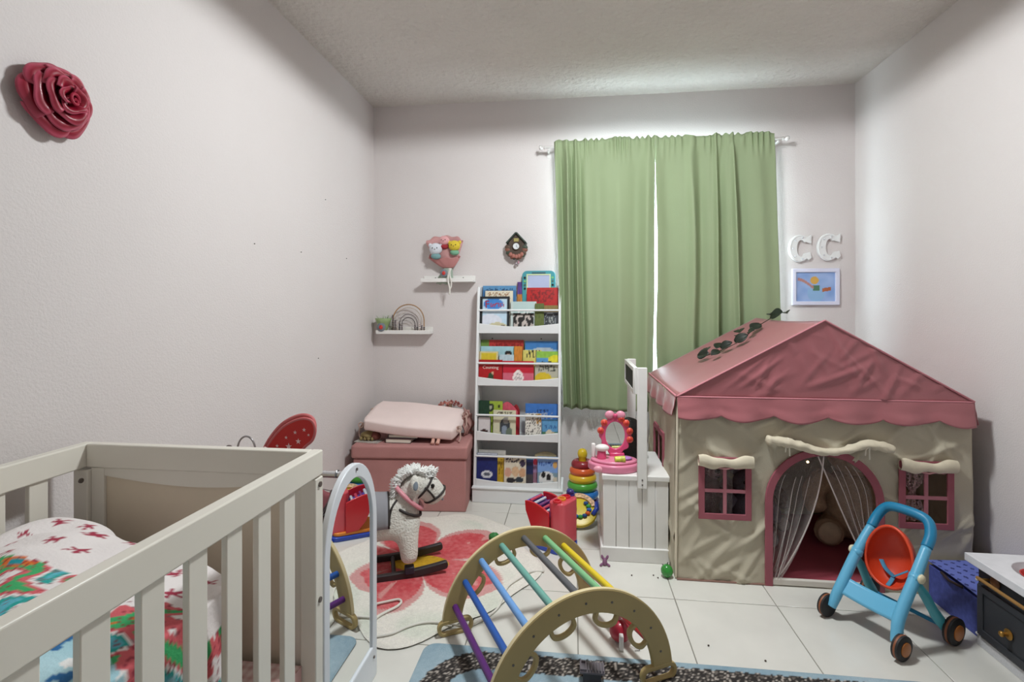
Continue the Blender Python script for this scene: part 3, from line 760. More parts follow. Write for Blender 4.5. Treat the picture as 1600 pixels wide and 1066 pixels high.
# pink cushion pad, leaning on the things below
t = thing('cushion_pad', 'thick blush pink tie-on crib bumper pad lying on the ottoman', 'cushion', (-1.08, 3.42, .50))
BL = mat('blush_cotton', '#f0dcd7', rough=.85, var=.03, bump=.15, bs=200)
def pad(u, v):
    # closed superellipse section swept along x
    a = v*2*PI; x = (u-.5)*.66
    e = .32
    sy = math.copysign(abs(math.cos(a))**e, math.cos(a)); sz = math.copysign(abs(math.sin(a))**e, math.sin(a))
    k = min(1, (1-abs(2*u-1))*9+.0)**.4
    y = sy*(.185*k+.005); z = sz*(.042*k+.002)
    z += .008*n3(x*6, y*6, 1)+.006*math.sin(x*9+y*8)-(.018*(x+.33))+.012*sstep(0, .2, x)*0
    return (x, y, z)
m = MB().grid(pad, 70, 64)
m.move(Matrix.Translation((-1.085, 3.43, .553)) @ Matrix.Rotation(.02, 4, 'Z') @ Matrix.Rotation(.21, 4, 'X') @ Matrix.Rotation(.075, 4, 'Y'))
m.build('pad', BL, t, smooth=180)
TIE = mat('pink_cord', '#cdb0a4', rough=.8)
for bx_, by_, bz_, s in ((-.765, 3.33, .50, 1), (-.76, 3.50, .56, 1), (-1.43, 3.36, .50, -1), (-1.40, 3.50, .57, -1)):
    pts = spline([(bx_, by_, bz_+.03), (bx_+s*.018, by_-.02, bz_), (bx_+s*.022, by_-.025, bz_-.045), (bx_+s*.012, by_-.03, max(OZ+.012, bz_-.075))], 5)
    MB().tube(pts, .005, 8).build('tie', TIE, t, smooth=180)
    lp = [(bx_+s*(.012+.016*math.sin(q)), by_-.02, bz_+.018+.018*math.cos(q)) for q in [2*PI*i/14 for i in range(14)]]
    MB().tube(lp, .0045, 8, closed=True).build('bow_loop', TIE, t, smooth=180)
# books under the pad
def slab(name, label, x0, x1, y0, y1, z0, z1, c):
    t = thing(name, label, 'book', ((x0+x1)/2, (y0+y1)/2, z0), .0, 'books on the ottoman')
    m = MB().bb(x0, x1, y0, y1, z0, z0+.004); m.bb(x0, x1, y0, y1, z1-.004, z1); m.bb(x0-.001, x0+.003, y0, y1, z0, z1)
    m.build('cover', mat('cover_'+c, c, rough=.5), t, bevel=.001)
    MB().bb(x0+.002, x1-.004, y0+.003, y1-.003, z0+.004, z1-.004).build('page_block', PAGE, t)
slab('hardback_book', 'thick white hardback under the pink pad, lower of the two', -1.235, -1.065, 3.25, 3.42, OZ, OZ+.030, '#4a3436')
slab('hardback_book', 'white hardback resting on top of another under the pink pad', -1.22, -1.02, 3.262, 3.45, OZ+.031, OZ+.055, '#3d2c30')
# magazine
p = P(610, 711, Z=OZ)
t = single(MB().box((-1.36, 3.275, OZ+.003), (.17, .085, .004), rz=-.12), 'folded_magazine', mat('newsprint', '#b9b2aa', rough=.7, var=.35, vs=60), 'grey printed leaflet at the left edge of the ottoman', 'magazine', (-1.36, 3.275, OZ+.001))
# doll toys under the pad
def small_creature(name, label, x, y, z, c, c2):
    t = thing(name, label, 'toy', (x, y, z))
    MB().ell((x, y, z+.03), (.05, .04, .03), wob=.25, ws=40, seed=x).build('body', mat('toy_'+c, c, rough=.8, var=.2, vs=40), t, smooth=180)
    MB().ell((x+.055, y-.01, z+.032), (.03, .03, .03), wob=.2, ws=50, seed=y).build('head', mat('toy_'+c2, c2, rough=.8, var=.2, vs=40), t, smooth=180)
    for k in range(4):
        MB().ell((x-.04+.026*k, y-.03, z+.013), (.011, .014, .013), 10, 8).build('paw', mat('toy_'+c), t, smooth=180)
small_creature('plush_toy', 'olive and brown small plush toy squeezed under the pink pad', -1.37, 3.30, OZ+.006, '#8d7c52', '#6d3a30')
t = thing('doll', 'doll lying under the pink pad with only its feet out', 'doll', (-.895, 3.30, OZ))
SKIN = mat('doll_skin', '#d8a898', rough=.5)
for sx in (-1, 1):
    MB().tube(spline([(-.90+sx*.018, 3.36, OZ+.035), (-.90+sx*.018, 3.29, OZ+.033), (-.895+sx*.017, 3.245, OZ+.020), (-.895+sx*.016, 3.228, OZ+.012)], 5), [.014]*6+[.012]*5+[.013]*5, 10, flat=.9).build('leg', SKIN, t, smooth=180)
MB().ell((-.90, 3.40, OZ+.034), (.045, .06, .03), wob=.1).build('dress', mat('doll_dress', '#5d4650', rough=.8), t, smooth=180)
# dried pink flowers behind the pad
random.seed(11)
t = thing('dried_flowers', 'tuft of dried pink flowers behind the blush pad', 'flowers', (-.90, 3.64, OZ))
MB().cyl((-.90, 3.645, OZ+.0), (-.90, 3.645, OZ+.19), .012, .02, n=10).build('stem_bundle', mat('dry_stem', '#8d7258', rough=.9), t)
for k in range(70):
    a = random.uniform(0, 2*PI); r = .075*math.sqrt(random.random())
    p_ = (-.90+r*math.cos(a)*1.2, 3.645+r*.35*math.sin(a), OZ+.20+.022*random.random()-.4*r*r/.075)
    MB().ell(p_, random.uniform(.004, .009), 7, 5, wob=.3, ws=120, seed=k).build('blossom', mat('dried_%d' % (k % 3), ['#b06a60', '#8d4a46', '#cf9488'][k % 3], rough=.9), t)
# pale cloth hanging at the right of the pad
m = MB().grid(lambda u, v: (-.762+.05*u+.012*math.sin(v*9+u*4), 3.47+.13*u-.02*math.sin(u*14), OZ+.006+(.20-.09*u)*(1-v)+.004*math.sin(u*20)), 14, 14)
single(m, 'draped_cloth', mat('mauve_cloth', '#b98d86', rough=.9, var=.1), 'mauve cloth slumped at the right end of the ottoman top', 'cloth', (-.74, 3.52, OZ+.002), solid=.004, smooth=180)

# ================================================================ stacking rings
p = (.055, 3.43, 0)
t = thing('stacking_rings', 'rainbow stacking ring tower with yellow knob by the bookcase', 'toy', p)
MB().lathe([(0, 0), (.095, 0), (.107, .02), (.107, .05), (.09, .058), (0, .058)], p, 32).build('base', mat('violet_plastic', '#3f2a78', rough=.3, coat=.3), t, bevel=0)
for c, r, z in (('#2a78c8', .106, .088), ('#4fa53c', .100, .143), ('#e0b828', .092, .193), ('#d9602c', .085, .238), ('#8d1d28', .074, .278)):
    m = MB(); rr = .030
    pr_ = [(r-rr*1.0+rr*math.cos(a), z+.0305*math.sin(a)) for a in [2*PI*i/16 for i in range(17)]]
    m.lathe(pr_, p, 36).build('ring', mat('ring_'+c, c, rough=.3, coat=.3, var=.02), t, smooth=180)
MB().lathe([(.03, .05), (.024, .3), (.024, .32), (.03, .33), (.033, .35), (.028, .37), (.015, .38), (0, .382)], p, 20).build('post', mat('yellow_plastic', '#dcbc24', rough=.3, coat=.3), t, smooth=60)

# ================================================================ hammer-ball tower (red toy)
def slide_toy(name, label, x, y, rz, group=None):
    t = thing(name, label, 'toy', (x, y, 0), rz, group)
    RED = mat('red_plastic', '#c81f2a', rough=.28, coat=.3); PNK = mat('pink_red_plastic', '#d8505c', rough=.28, coat=.3)
    BLU = mat('cobalt_plastic', '#2447b0', rough=.3, coat=.3); ORG = mat('orange_plastic', '#e2882c', rough=.3)
    PUR = mat('periwinkle_plastic', '#5a5cc0', rough=.3); W = False
    MB().prism(rrect(-.15, .13, -.10, .10, .04), 0, .025).build('base_tray', BLU, t, bevel=.006, world=W)
    MB().prism(rrect(-.14, .12, -.09, .09, .04), .025, .045).build('yellow_layer', ORG, t, bevel=.005, world=W)
    # tower
    MB().prism(rrect(.03, .13, -.075, .085, .03), .03, .265).build('tower', PNK, t, bevel=.008, world=W)
    for k, c in enumerate(('#d42c34', '#e39a32', '#d42c34', '#3a3580')):
        y_ = -.055+.045*k
        h = MB().lathe([(.016, 0), (.023, 0), (.025, .006), (.023, .013), (.016, .013), (.016, 0)], (.08, y_, .262), 20)
        h.build('ball_hole', mat('hole_'+c, c, rough=.3), t, world=W, smooth=60)
    MB().ell((.08, .078, .285), (.022, .022, .016), 16, 8).build('ball', mat('indigo_ball', '#3a3478', rough=.25), t, world=W)
    # curved slide panel
    def sl(u, v):
        a = u
        return (.045-.155*a, -.085+.17*v, .06+.16*(a**1.7)+.002)
    MB().grid(sl, 16, 6).build('slide', RED, t, solid=.012, world=W, smooth=180)
    for s in (-1, 1):
        poly = [(.05, .04), (.05, .21)]+[(.05-.16*q/8, .21+.035*math.sin(q/8*2.0)) for q in range(1, 9)]+[(-.105, .19), (-.06, .09), (-.02, .045)]
        MB().prism(poly, -.006, .006, Matrix.Translation((0, s*.088, 0)) @ M_xz(0)).build('side_panel', RED, t, bevel=.003, world=W)
    MB().grid(lambda u, v: (.03-.15*u, -.075+.15*v, .165+.055*u*u+.01), 14, 4).build('xylophone_tray', PUR, t, solid=.008, world=W, smooth=180)
    for k in range(5):
        x_ = .005-.026*k
        MB().cyl((x_, -.055, .192+.010*k), (x_, .055, .192+.010*k), .0085, n=10).build('xylophone_bar', mat('bar_%d' % (k % 3), ['#c9ccd6', '#c84a62', '#7a3a78'][k % 3], rough=.25), t, world=W)
    MB().lathe([(0, 0), (.05, 0), (.055, .008), (.05, .022), (.03, .028), (0, .028)], (.16, -.06, .0), 22).build('catch_bowl', BLU, t, world=W)
    return t
slide_toy('ball_tower_toy', 'red ball drop tower toy with blue tray beside the bookcase', -.13, 2.86, -.55)
# toy with a round face (activity wheel)
ax, ay = .030, 3.13
t = thing('activity_wheel', 'round activity toy with red dial and yellow rim leaning on the ring tower', 'toy', (ax, ay, 0))
T = Matrix.Translation((ax, ay, .080)) @ Matrix.Rotation(.62, 4, 'X')
mm = lambda m_: m_.move(T)
mm(MB().lathe([(0, -.012), (.098, -.012), (.108, 0), (.104, .016), (.09, .02), (0, .02)], (0, 0, 0), 36)).build('disc', mat('yellow_toy', '#d8c234', rough=.35), t)
mm(MB().ring(arcpts(0, 0, .106, .25, PI-.1, 20), arcpts(0, 0, .078, .25, PI-.1, 20), .02, .032, closed=False)).build('picture_arc', mat('arc_print', '#c9a27c', rough=.4, var=.7, vs=70), t)
for k, (x_, y_, r_, c) in enumerate(((-.055, -.005, .042, '#a3201f'), (-.07, .022, .018, '#d8b89c'), (-.04, -.03, .016, '#c8302a'))):
    mm(MB().lathe([(0, .05+k*.01), (r_*.7, .048+k*.01), (r_, .035+k*.01), (r_, .02)], (x_, y_, 0), 20)).build('dial', mat('dial_'+c, c, rough=.3), t)
for k in range(7):
    a = -1.9+.45*k; r_ = .06
    mm(MB().ell((r_*math.cos(a), r_*math.sin(a)*.9, .03), (.016, .012, .012), 10, 8)).build('button', mat('btn_%d' % (k % 4), ['#2f62b8', '#3a9a4a', '#2a4f8c', '#d8632a'][k % 4], rough=.3), t)
mm(MB().tube([(.08, -.03, .02), (.105, .0, .035), (.105, .045, .03)], .014, 10)).build('side_grip', mat('cobalt_plastic'), t, smooth=180)
mm(MB().ell((-.075, -.075, .015), (.03, .028, .016), 12, 8)).build('side_lobe', mat('lobe_yellow', '#dcb52c', rough=.3), t)

# ================================================================ white toy chest with sign
CX0, CX1, CY0, CY1, CH = .150, .482, 2.705, 3.17, .435
t = thing('toy_chest', 'white planked toy chest with chalkboard sign on two posts', 'toy chest', ((CX0+CX1)/2, (CY0+CY1)/2, 0))
TW = mat('white_chest_paint', '#e6e4e0', rough=.4, var=.03, vs=12)
MB().bb(CX0+.012, CX1-.012, CY0+.012, CY1-.012, .02, CH-.02).build('chest_core', TW, t)
npk = 5; wd = (CX1-CX0)/npk
for k in range(npk):
    MB().bb(CX0+k*wd+.001, CX0+(k+1)*wd-.001, CY0+.001, CY0+.013, .07, CH-.018).build('plank', TW, t, bevel=.002, seg=1)
npk = 7; wd = (CY1-CY0-.02)/npk
for k in range(npk):
    MB().bb(CX0+.001, CX0+.013, CY0+.013+k*wd+.001, CY0+.013+(k+1)*wd-.001, .07, CH-.018).build('plank', TW, t, bevel=.002, seg=1)
m = MB().bb(CX0-.012, CX1+.006, CY0-.012, CY0+.004, 0, .072); m.bb(CX0-.012, CX0+.004, CY0+.004, CY1, 0, .072); m.bb(CX1-.004, CX1+.006, CY0+.004, CY1, 0, .072)
m.build('skirting', TW, t, bevel=.003)
MB().bb(CX0-.006, CX1+.006, CY0-.008, CY1+.006, CH-.018, CH+.012).build('chest_lid', TW, t, bevel=.006, seg=3)
PX0, PX1 = .322, .372
for y0, z0, z1 in ((CY0-.022, .385, 1.005), (CY1+.002, .385, 1.005)):
    po = MB().bb(PX0, PX1, y0, y0+.02, z0, z1).build('sign_post', TW, t, bevel=.003)
for dz in (.02, .045):
    MB().cyl(((PX0+PX1)/2, CY0-.0215, .385+dz), ((PX0+PX1)/2, CY0-.025, .385+dz), .004, n=8).build('screw', NAIL, t)
sy0, sy1, sz0, sz1 = CY0-.002, CY1+.002, .865, 1.005
sg = MB().bb(PX0-.012, PX0+.004, sy0, sy1, sz0, sz1).build('sign_board', TW, t, bevel=.003)
m = MB().ring(rect(sy0, sy1, sz0, sz1), rect(sy0+.03, sy1-.03, sz0+.022, sz1-.022), -.006, 0, M_yz(PX0-.012)); m.build('sign_frame', TW, sg, bevel=.002)
MB().bb(PX0-.0145, PX0-.011, sy0+.028, sy1-.028, sz0+.02, sz1-.02).build('chalkboard', mat('chalkboard_black', '#23221f', rough=.7, var=.3, vs=14), sg)
# vanity toy
VX, VY, VZ = .212, 2.80, CH+.012
t = thing('toy_vanity', 'hot pink toy vanity with round mirror standing on the white chest', 'toy', (VX, VY, VZ))
HP = mat('hot_pink_plastic', '#dd4f7c', rough=.3, coat=.3); LP = mat('light_pink_plastic', '#e288a4', rough=.3, coat=.3)
MB().prism([(VX+.125*math.cos(a)*(1+.10*math.cos(2*a)), VY-.0+.10*math.sin(a)) for a in [2*PI*i/30 for i in range(30)]], VZ, VZ+.042).build('vanity_base', LP, t, bevel=.010, seg=3)
MB().prism([(VX+.112*math.cos(a)*(1+.10*math.cos(2*a)), VY+.086*math.sin(a)) for a in [2*PI*i/30 for i in range(30)]], VZ+.042, VZ+.058).build('vanity_top', LP, t, bevel=.006)
MB().ell((VX-.085, VY-.075, VZ+.018), (.026, .016, .018), 16, 10).build('front_knob', mat('pale_pink_knob', '#e8a0b0', rough=.35), t)
mc = Vector((VX+.01, VY+.045, VZ+.172))
T = Matrix.Translation(mc) @ Matrix(((1, 0, 0, 0), (0, 0, -1, 0), (0, 1, 0, 0), (0, 0, 0, 1)))
out = [((.082+.006*math.cos(10*a))*math.cos(a), (.105+.006*math.cos(10*a))*math.sin(a)) for a in [2*PI*i/60 for i in range(60)]]
inn = [(.052*math.cos(a), .074*math.sin(a)) for a in [2*PI*i/60 for i in range(60)]]
MB().ring(out, inn, -.012, .012, T).build('mirror_frame', HP, t, bevel=.004)
MB().prism(inn, -.004, .002, T).build('mirror_glass', mat_mirror(), t)
for k, a in enumerate((.25, .75, -.2, 2.4, 2.9, 1.15)):
    p_ = T @ Vector((.080*math.cos(a), .100*math.sin(a), .010))
    lr = MB().ell(p_, (.019, .012, .019), 14, 8).build('light_knob', mat('coral_knob', '#e05a44', rough=.3), t, smooth=180)
    MB().ell((p_[0], p_[1]-.009, p_[2]), (.010, .006, .010), 12, 6).build('knob_centre', mat('red_knob_centre', '#c8302c', rough=.3), lr, smooth=180)
for sx in (-1, 1):
    MB().ell((mc.x+sx*.030, mc.y-.01, mc.z+.112), (.026, .014, .022), 16, 10, Matrix.Rotation(sx*.3, 3, 'Y')).build('bow_loop', mat('bow_pink', '#ea9ab0', rough=.35), t, smooth=180)
MB().ell((mc.x, mc.y-.016, mc.z+.108), (.012, .010, .012), 12, 8).build('bow_knot', HP, t, smooth=180)
MB().bb(mc.x-.03, mc.x+.05, VY+.03, VY+.062, VZ+.05, VZ+.078).build('mirror_foot', HP, t, bevel=.008)
m = MB().cyl((VX-.065, VY-.01, VZ+.058), (VX-.065, VY-.01, VZ+.098), .026, .022); m.build('drawer_tower', HP, t, bevel=.004)
MB().ell((VX-.062, VY-.014, VZ+.115), (.038, .026, .020), 16, 10).build('white_lid', mat('vanity_white', '#efe9e6', rough=.35), t, smooth=180)
MB().box((VX-.108, VY+.01, VZ+.095), (.022, .02, .075)).build('white_brush', mat('vanity_white'), t, bevel=.006)
MB().ell((VX+.05, VY-.02, VZ+.066), (.045, .026, .010), 16, 8).build('purple_dish', mat('orchid_plastic', '#b77fc4', rough=.35), t, smooth=180)
MB().cyl((VX+.0, VY-.062, VZ+.066), (VX+.055, VY-.058, VZ+.070), .018, n=16).build('yellow_roll', mat('yellow_green_print', '#c4c246', rough=.4, var=.5, vs=70), t, bevel=.003)
# black hat-like toy behind it
m = MB().ell((.325, 3.00, CH+.115), (.090, .075, .135), wob=.08, ws=30, seed=3)
m.v = [(x, y, max(z, CH+.013)) for x, y, z in m.v]
single(m, 'black_wig', mat('black_hair', '#17130f', rough=.6, var=.3, vs=60, bump=.6, bs=160), 'black rounded fuzzy toy sitting behind the pink vanity', 'toy', (.325, 3.03, CH+.012), smooth=180)

# ================================================================ playhouse tent
TX0, TX1, TY0, TY1 = .496, 1.787, 2.55, 3.45
ZE, ZA, XA = .885, 1.250, 1.158
tent = thing('playhouse_tent', 'cream fabric playhouse tent with dusty pink roof and arched door', 'play tent', ((TX0+TX1)/2, (TY0+TY1)/2, 0))
CAN = mat('cream_canvas', '#d3cab4', rough=.9, var=.05, vs=5, bump=.15, bs=220, transl=.25)
PINK = mat('dusty_pink_canvas', '#bb7076', rough=.36, var=.05, vs=5, bump=.06, bs=220, transl=.2, spec=.9, sheen=.45)
TRIM = mat('rose_trim', '#9c5560', rough=.85, var=.08, vs=12)
DCX, DW, DZ0, DZ1 = 1.157, .247, .40, .642          # door: centre, half width, spring line, crown
def door_d(x, z):      # <1 inside the door
    if z < DZ0: return abs(x-DCX)/DW
    return math.hypot((x-DCX)/DW, (z-DZ0)/(DZ1-DZ0))
WINS = [(.592, .834, .302, .600), (1.478, 1.708, .302, .612)]
def mkcreases(n, x0, x1, z0, z1, seed, lo=.35, hi=1.2, amp=.012):
    rg = random.Random(seed); L = []
    for k in range(n):
        a = rg.uniform(lo, hi)*(1 if rg.random() < .72 else -1)
        L.append((rg.uniform(x0, x1), rg.uniform(z0, z1), math.cos(a), math.sin(a), rg.uniform(.05, .20), rg.uniform(.008, .016), amp*rg.uniform(.35, 1)))
    def f(x, z):
        r = 0
        for cx, cz, ca, sa, ln, sg, am in L:
            dx, dz = x-cx, z-cz
            al = dx*ca+dz*sa
            if abs(al) > ln: continue
            pe = (-dx*sa+dz*ca)/sg
            if abs(pe) > 3: continue
            r += am*math.exp(-pe*pe)*(1-(al/ln)**2)
        return r
    return f
def creases(x, z, s):
    r = 0
    for k in range(5):
        a = .5+1.1*math.sin(s+k*2.3)
        q = (x*math.cos(a)+z*math.sin(a))*(7+2.2*k)+s*3+k
        amp = max(0, n3(x*2.2+k*5, z*2.2+s, k))
        r += amp*(abs((q % 2)-1)**3)
    return r
CRF = mkcreases(95, TX0, TX1, .0, .85, 21)
CRG = mkcreases(60, TX0, TX1, ZE, ZA, 33, amp=.007)
CRS = mkcreases(40, TY0, TY1, 0, .85, 5)
def front(u, v):
    z = ZE*v; x = TX0-.008*(1-v)+(TX1-TX0+.012*(1-v))*u
    y = TY0-CRF(x, z)+.010*n3(x*3, z*3, 2)+.004
    y += .012*math.sin(v*PI)*math.sin(u*PI)*.5
    if u < .03: y += .02*(1-u/.03)**2
    return (x, y, z)
def keepf(u, v):
    x, y, z = front(u, v)
    if door_d(x, z) < .97 and z > .02: return False
    for a, b, c, d in WINS:
        if a+.014 < x < b-.014 and c+.014 < z < d-.014: return False
    return True
MB().grid(front, 170, 110, keep=keepf).build('front_wall', CAN, tent, smooth=180, solid=.003)
def sidew(x, s):
    def fn(u, v):
        y = TY0+.02+(TY1-TY0-.02)*u; z = ZE*v
        d = CRS(y, z)+.008*n3(y*3, z*3, 9)
        return (x+s*d+s*.006, y, z)
    return fn
sw = (2.88, 3.20, .32, .62)
MB().grid(sidew(TX0, -1), 60, 60, keep=lambda u, v: not (sw[0] < TY0+(TY1-TY0)*u < sw[1] and sw[2] < ZE*v < sw[3])).build('side_wall', CAN, tent, smooth=180, solid=.003)
MB().grid(sidew(TX1, 1), 50, 40).build('side_wall', CAN, tent, smooth=180, solid=.003)
MB().grid(lambda u, v: (TX0+(TX1-TX0)*u, TY1+.004*n3(u*9, v*9), ZE*v), 30, 24).build('rear_wall', CAN, tent, smooth=180, solid=.003)
# piping at the front corner
MB().tube([(TX0-.006, TY0+.010, .006), (TX0-.004, TY0+.008, .45), (TX0+.002, TY0+.010, ZE-.01)], .006, 8).build('corner_piping', mat('cream_piping', '#ddd3bd', rough=.8), tent)
MB().tube([(TX0-.004, TY0-.002, .004), (TX0+.42, TY0-.004, .004), (.905, TY0-.004, .004)], .005, 6).build('hem_piping', mat('brown_hem', '#8d6c60', rough=.8), tent)
# gables
def gable(y, s):
    def fn(u, v):
        xl = TX0+(XA-TX0)*v; xr = TX1+(XA-TX1)*v
        x = xl+(xr-xl)*u; z = ZE+(ZA-ZE)*v
        d = CRG(x, z)+.008*n3(x*4, z*4, 4)*(1-v)
        return (x, y-s*d, z)
    return fn
MB().grid(gable(TY0-.004, 1), 90, 40).build('gable', PINK, tent, smooth=180, solid=.003)
MB().grid(gable(TY1, -1), 30, 12).build('gable', PINK, tent, smooth=180, solid=.003)
def slope(xe):
    def fn(u, v):
        y = TY0-.008+(TY1-TY0+.012)*u
        sag = .022*math.sin(u*PI)*math.sin(v*PI)
        return (xe+(XA-xe)*v, y, ZE+(ZA-ZE)*v-sag-.010*math.sin(u*PI)*v+.003*n3(u*5, v*5, 3))
    return fn
MB().grid(slope(TX0-.006), 40, 30).build('roof_slope', PINK, tent, smooth=180, solid=.003)
MB().grid(slope(TX1+.006), 40, 30).build('roof_slope', PINK, tent, smooth=180, solid=.003)
# roof piping
for pts in ([(TX0-.004, TY0-.010, ZE+.002), (XA, TY0-.010, ZA+.003)], [(XA, TY0-.010, ZA+.003), (TX1+.004, TY0-.010, ZE+.002)], [(TX0-.008, TY0-.008, ZE+.002), (TX0-.008, TY1, ZE+.002)], [(TX0, TY0-.009, ZE), (TX1, TY0-.009, ZE)]):
    MB().tube([Vector(pts[0])+(Vector(pts[1])-Vector(pts[0]))*k/8 for k in range(9)], .0045, 6).build('roof_piping', mat('roof_piping', '#c58088', rough=.8), tent)
# scalloped valances
def valance(p0, p1, nrm, nsc, drop, flare, ph):
    p0, p1, nrm = Vector(p0), Vector(p1), Vector(nrm)
    def fn(u, v):
        sc = abs(math.sin(PI*(u*nsc+ph)))**.6
        ln = drop*(.72+.28*sc)
        fl = flare*(v**1.2)*(.65+.35*math.sin(2*PI*u*nsc+ph*3))+.006*n3(u*14, v*3, ph)*v
        q = p0+(p1-p0)*u+nrm*fl
        return (q.x, q.y, q.z-ln*v+.004*math.sin(u*25)*v)
    return MB().grid(fn, 150, 12)
vf = valance((TX0-.004, TY0-.010, ZE), (TX1+.004, TY0-.010, ZE), (0, -1, 0), 5.5, .112, .030, .15)
vf.build('valance', PINK, tent, smooth=180, solid=.003)
valance((TX0-.009, TY1, ZE), (TX0-.009, TY0-.006, ZE), (-1, 0, 0), 4, .11, .030, .1).build('valance', PINK, tent, smooth=180, solid=.003)
valance((TX1+.009, TY0, ZE), (TX1+.009, TY1, ZE), (1, 0, 0), 4, .11, .02, .3).build('valance', PINK, tent, smooth=180, solid=.003)
# door trim
def arch(hw, h1):
    return [(DCX-hw, .0)]+[(DCX-hw, z) for z in (.13, .27)]+[(DCX+hw*math.cos(a), DZ0+(h1-DZ0)*math.sin(a)) for a in [PI-PI*i/28 for i in range(29)]]+[(DCX+hw, z) for z in (.27, .13)]+[(DCX+hw, .0)]
MB().ring(arch(DW+.014, DZ1+.012), arch(DW-.020, DZ1-.022), -.004, .008, M_xz(TY0-.002), closed=False).build('door_trim', TRIM, tent, bevel=.002)
MB().bb(DCX-DW+.01, DCX+DW-.01, TY0-.006, TY0+.012, .004, .036).build('door_sill', mat('sill_white', '#ddd6cc', rough=.6), tent, bevel=.006)
# rolled door flap with ties
fp = [P(u, v, Y=TY0-.028) for u, v in ((1197, 688), (1222, 690), (1250, 697), (1285, 706), (1318, 705), (1352, 695), (1378, 698), (1397, 703))]
sp = spline(fp, 6); nn = len(sp)
m = MB().tube(sp, [.025+.004*math.sin(i/nn*PI*3)+.008*n3(i*.45, 0, 0)-(.012 if i in (0, nn-1) else 0) for i in range(nn)], 20, flat=.75); m.v = [(x+.004*n3(x*40, y*40, z*40), y+.006*n3(x*35, y*35, z*60+3), z+.006*n3(x*35+9, y*35, z*60)) for x, y, z in m.v]
m.build('rolled_flap', mat('pale_canvas_roll', '#ded3bb', rough=.9, var=.08, vs=30, transl=.1), tent, smooth=180)
for u, v in ((1233, 692), (1358, 697)):
    p_ = P(u, v, Y=TY0-.045)
    MB().tube([(p_[0], p_[1]+.01, p_[2]+.018), (p_[0], p_[1]-.004, p_[2]), (p_[0]+.003, p_[1]+.004, p_[2]-.025), (p_[0]+.004, p_[1]+.002, p_[2]-.062)], .0035, 6).build('tie', mat('tie_cream', '#e2dac8', rough=.8), tent, smooth=180)
    MB().tube([(p_[0]-.004, p_[1]-.004, p_[2]-.005), (p_[0]-.014, p_[1], p_[2]-.02), (p_[0]-.016, p_[1], p_[2]-.045)], .003, 6).build('tie', mat('tie_cream'), tent, smooth=180)
# windows
for wi, (a, b, c, d) in enumerate(WINS):
    wf = MB().ring(rect(a, b, c, d), rect(a+.028, b-.028, c+.028, d-.028), -.002, .007, M_xz(TY0-.004)).build('window_trim', TRIM, tent, bevel=.002)
    xm, zm = (a+b)/2, (c+d)/2-.012
    m = MB().bb(xm-.008, xm+.008, TY0-.008, TY0-.002, c+.02, d-.02); m.bb(a+.02, b-.02, TY0-.0085, TY0-.0025, zm-.008, zm+.008)
    m.build('mullion', mat('pink_mullion', '#b4727c', rough=.8), wf)
    def shade(u, v):
        x = a-.004+(b-a+.008)*u
        rr = .019+.004*math.sin(u*9)
        an = v*2*PI
        return (x, TY0-.022+rr*math.cos(an)*.8, d-.014-.012*math.sin(PI*u)+rr*1.35*math.sin(an)+.003*math.sin(u*17))
    MB().grid(shade, 36, 14).build('rolled_shade', mat('pale_canvas_roll'), tent, smooth=180)
    MB().tube([(a+(b-a)*k/12, TY0-.026, d-.034-.014*math.sin(PI*k/12)+.003*math.sin(k*1.9)) for k in range(13)], .0045, 6).build('shade_hem', mat('shade_hem_pink', '#c08a8c', rough=.8), tent, smooth=180)
SHEER = mat_sheer('white_tulle', '#efe6e2', .12, 130)
SHEERP = mat_sheer('pink_tulle', '#e3c4c4', .30, 70)
def sheer(fn, nm='sheer_curtain', m=None): MB().grid(fn, 60, 50).build(nm, m or SHEER, tent, smooth=180)
def wv(u, v, s): return .016*math.sin(u*22+s+2*v)+.008*math.sin(u*47+v*5+s)
def shL(u, v):      # left door curtain, drawn in to the left towards the bottom
    z = .634-.604*v
    xr = 1.165-.20*v**2.4-.02*math.sin(v*PI)
    xl = DCX-DW+.012
    if z > DZ0: xl = DCX-(DW-.012)*math.sqrt(max(0, 1-((z-DZ0)/(DZ1-DZ0+.004))**2))
    return (xl+(xr-xl)*u, TY0+.020+wv(u, v, 1)*(.4+v), z)
sheer(shL)
def shR(u, v):      # right door curtain, gathered to a point by the stroller
    z = .634-.44*v
    xl = 1.135+.185*v**1.1
    xr = DCX+DW-.012
    if z > DZ0: xr = DCX+(DW-.012)*math.sqrt(max(0, 1-((z-DZ0)/(DZ1-DZ0+.004))**2))
    return (xl+(xr-xl)*u, TY0+.028+wv(u, v, 4)*(.4+v), z)
sheer(shR)
for q in (.25, .45, .62, .8):
    MB().tube([shL(q, k_/20) for k_ in range(4, 21)], .0012, 5).build('tulle_fold', mat('tulle_hem', '#e2d3ce', rough=.8), tent, smooth=180)
    MB().tube([shR(q, k_/20) for k_ in range(3, 21)], .0012, 5).build('tulle_fold', mat('tulle_hem'), tent, smooth=180)
HEM = mat('tulle_hem', '#e2d3ce', rough=.8)
MB().tube([shL(1, k/20) for k in range(21)], .0032, 6).build('curtain_hem', HEM, tent, smooth=180)
MB().tube([shR(0, k/20) for k in range(21)], .0034, 6).build('curtain_hem', HEM, tent, smooth=180)
MB().tube([shL(0.02, k/20) for k in range(6, 21)], .003, 6).build('curtain_hem', HEM, tent, smooth=180)
a, b, c, d = WINS[0]
sheer(lambda u, v: (a+.035+.13*u, TY0+.02+.4*wv(u, v, 2), d-.03-(d-c-.04)*v))
a, b, c, d = WINS[1]
def knot(u, v):
    k = 1-.8*math.exp(-((v-.42)/.16)**2)
    return (a+.065+.09*(u-.5)*k*2.0*.6, TY0+.012+.5*wv(u, v, 3), d-.05-(d-c-.08)*v)
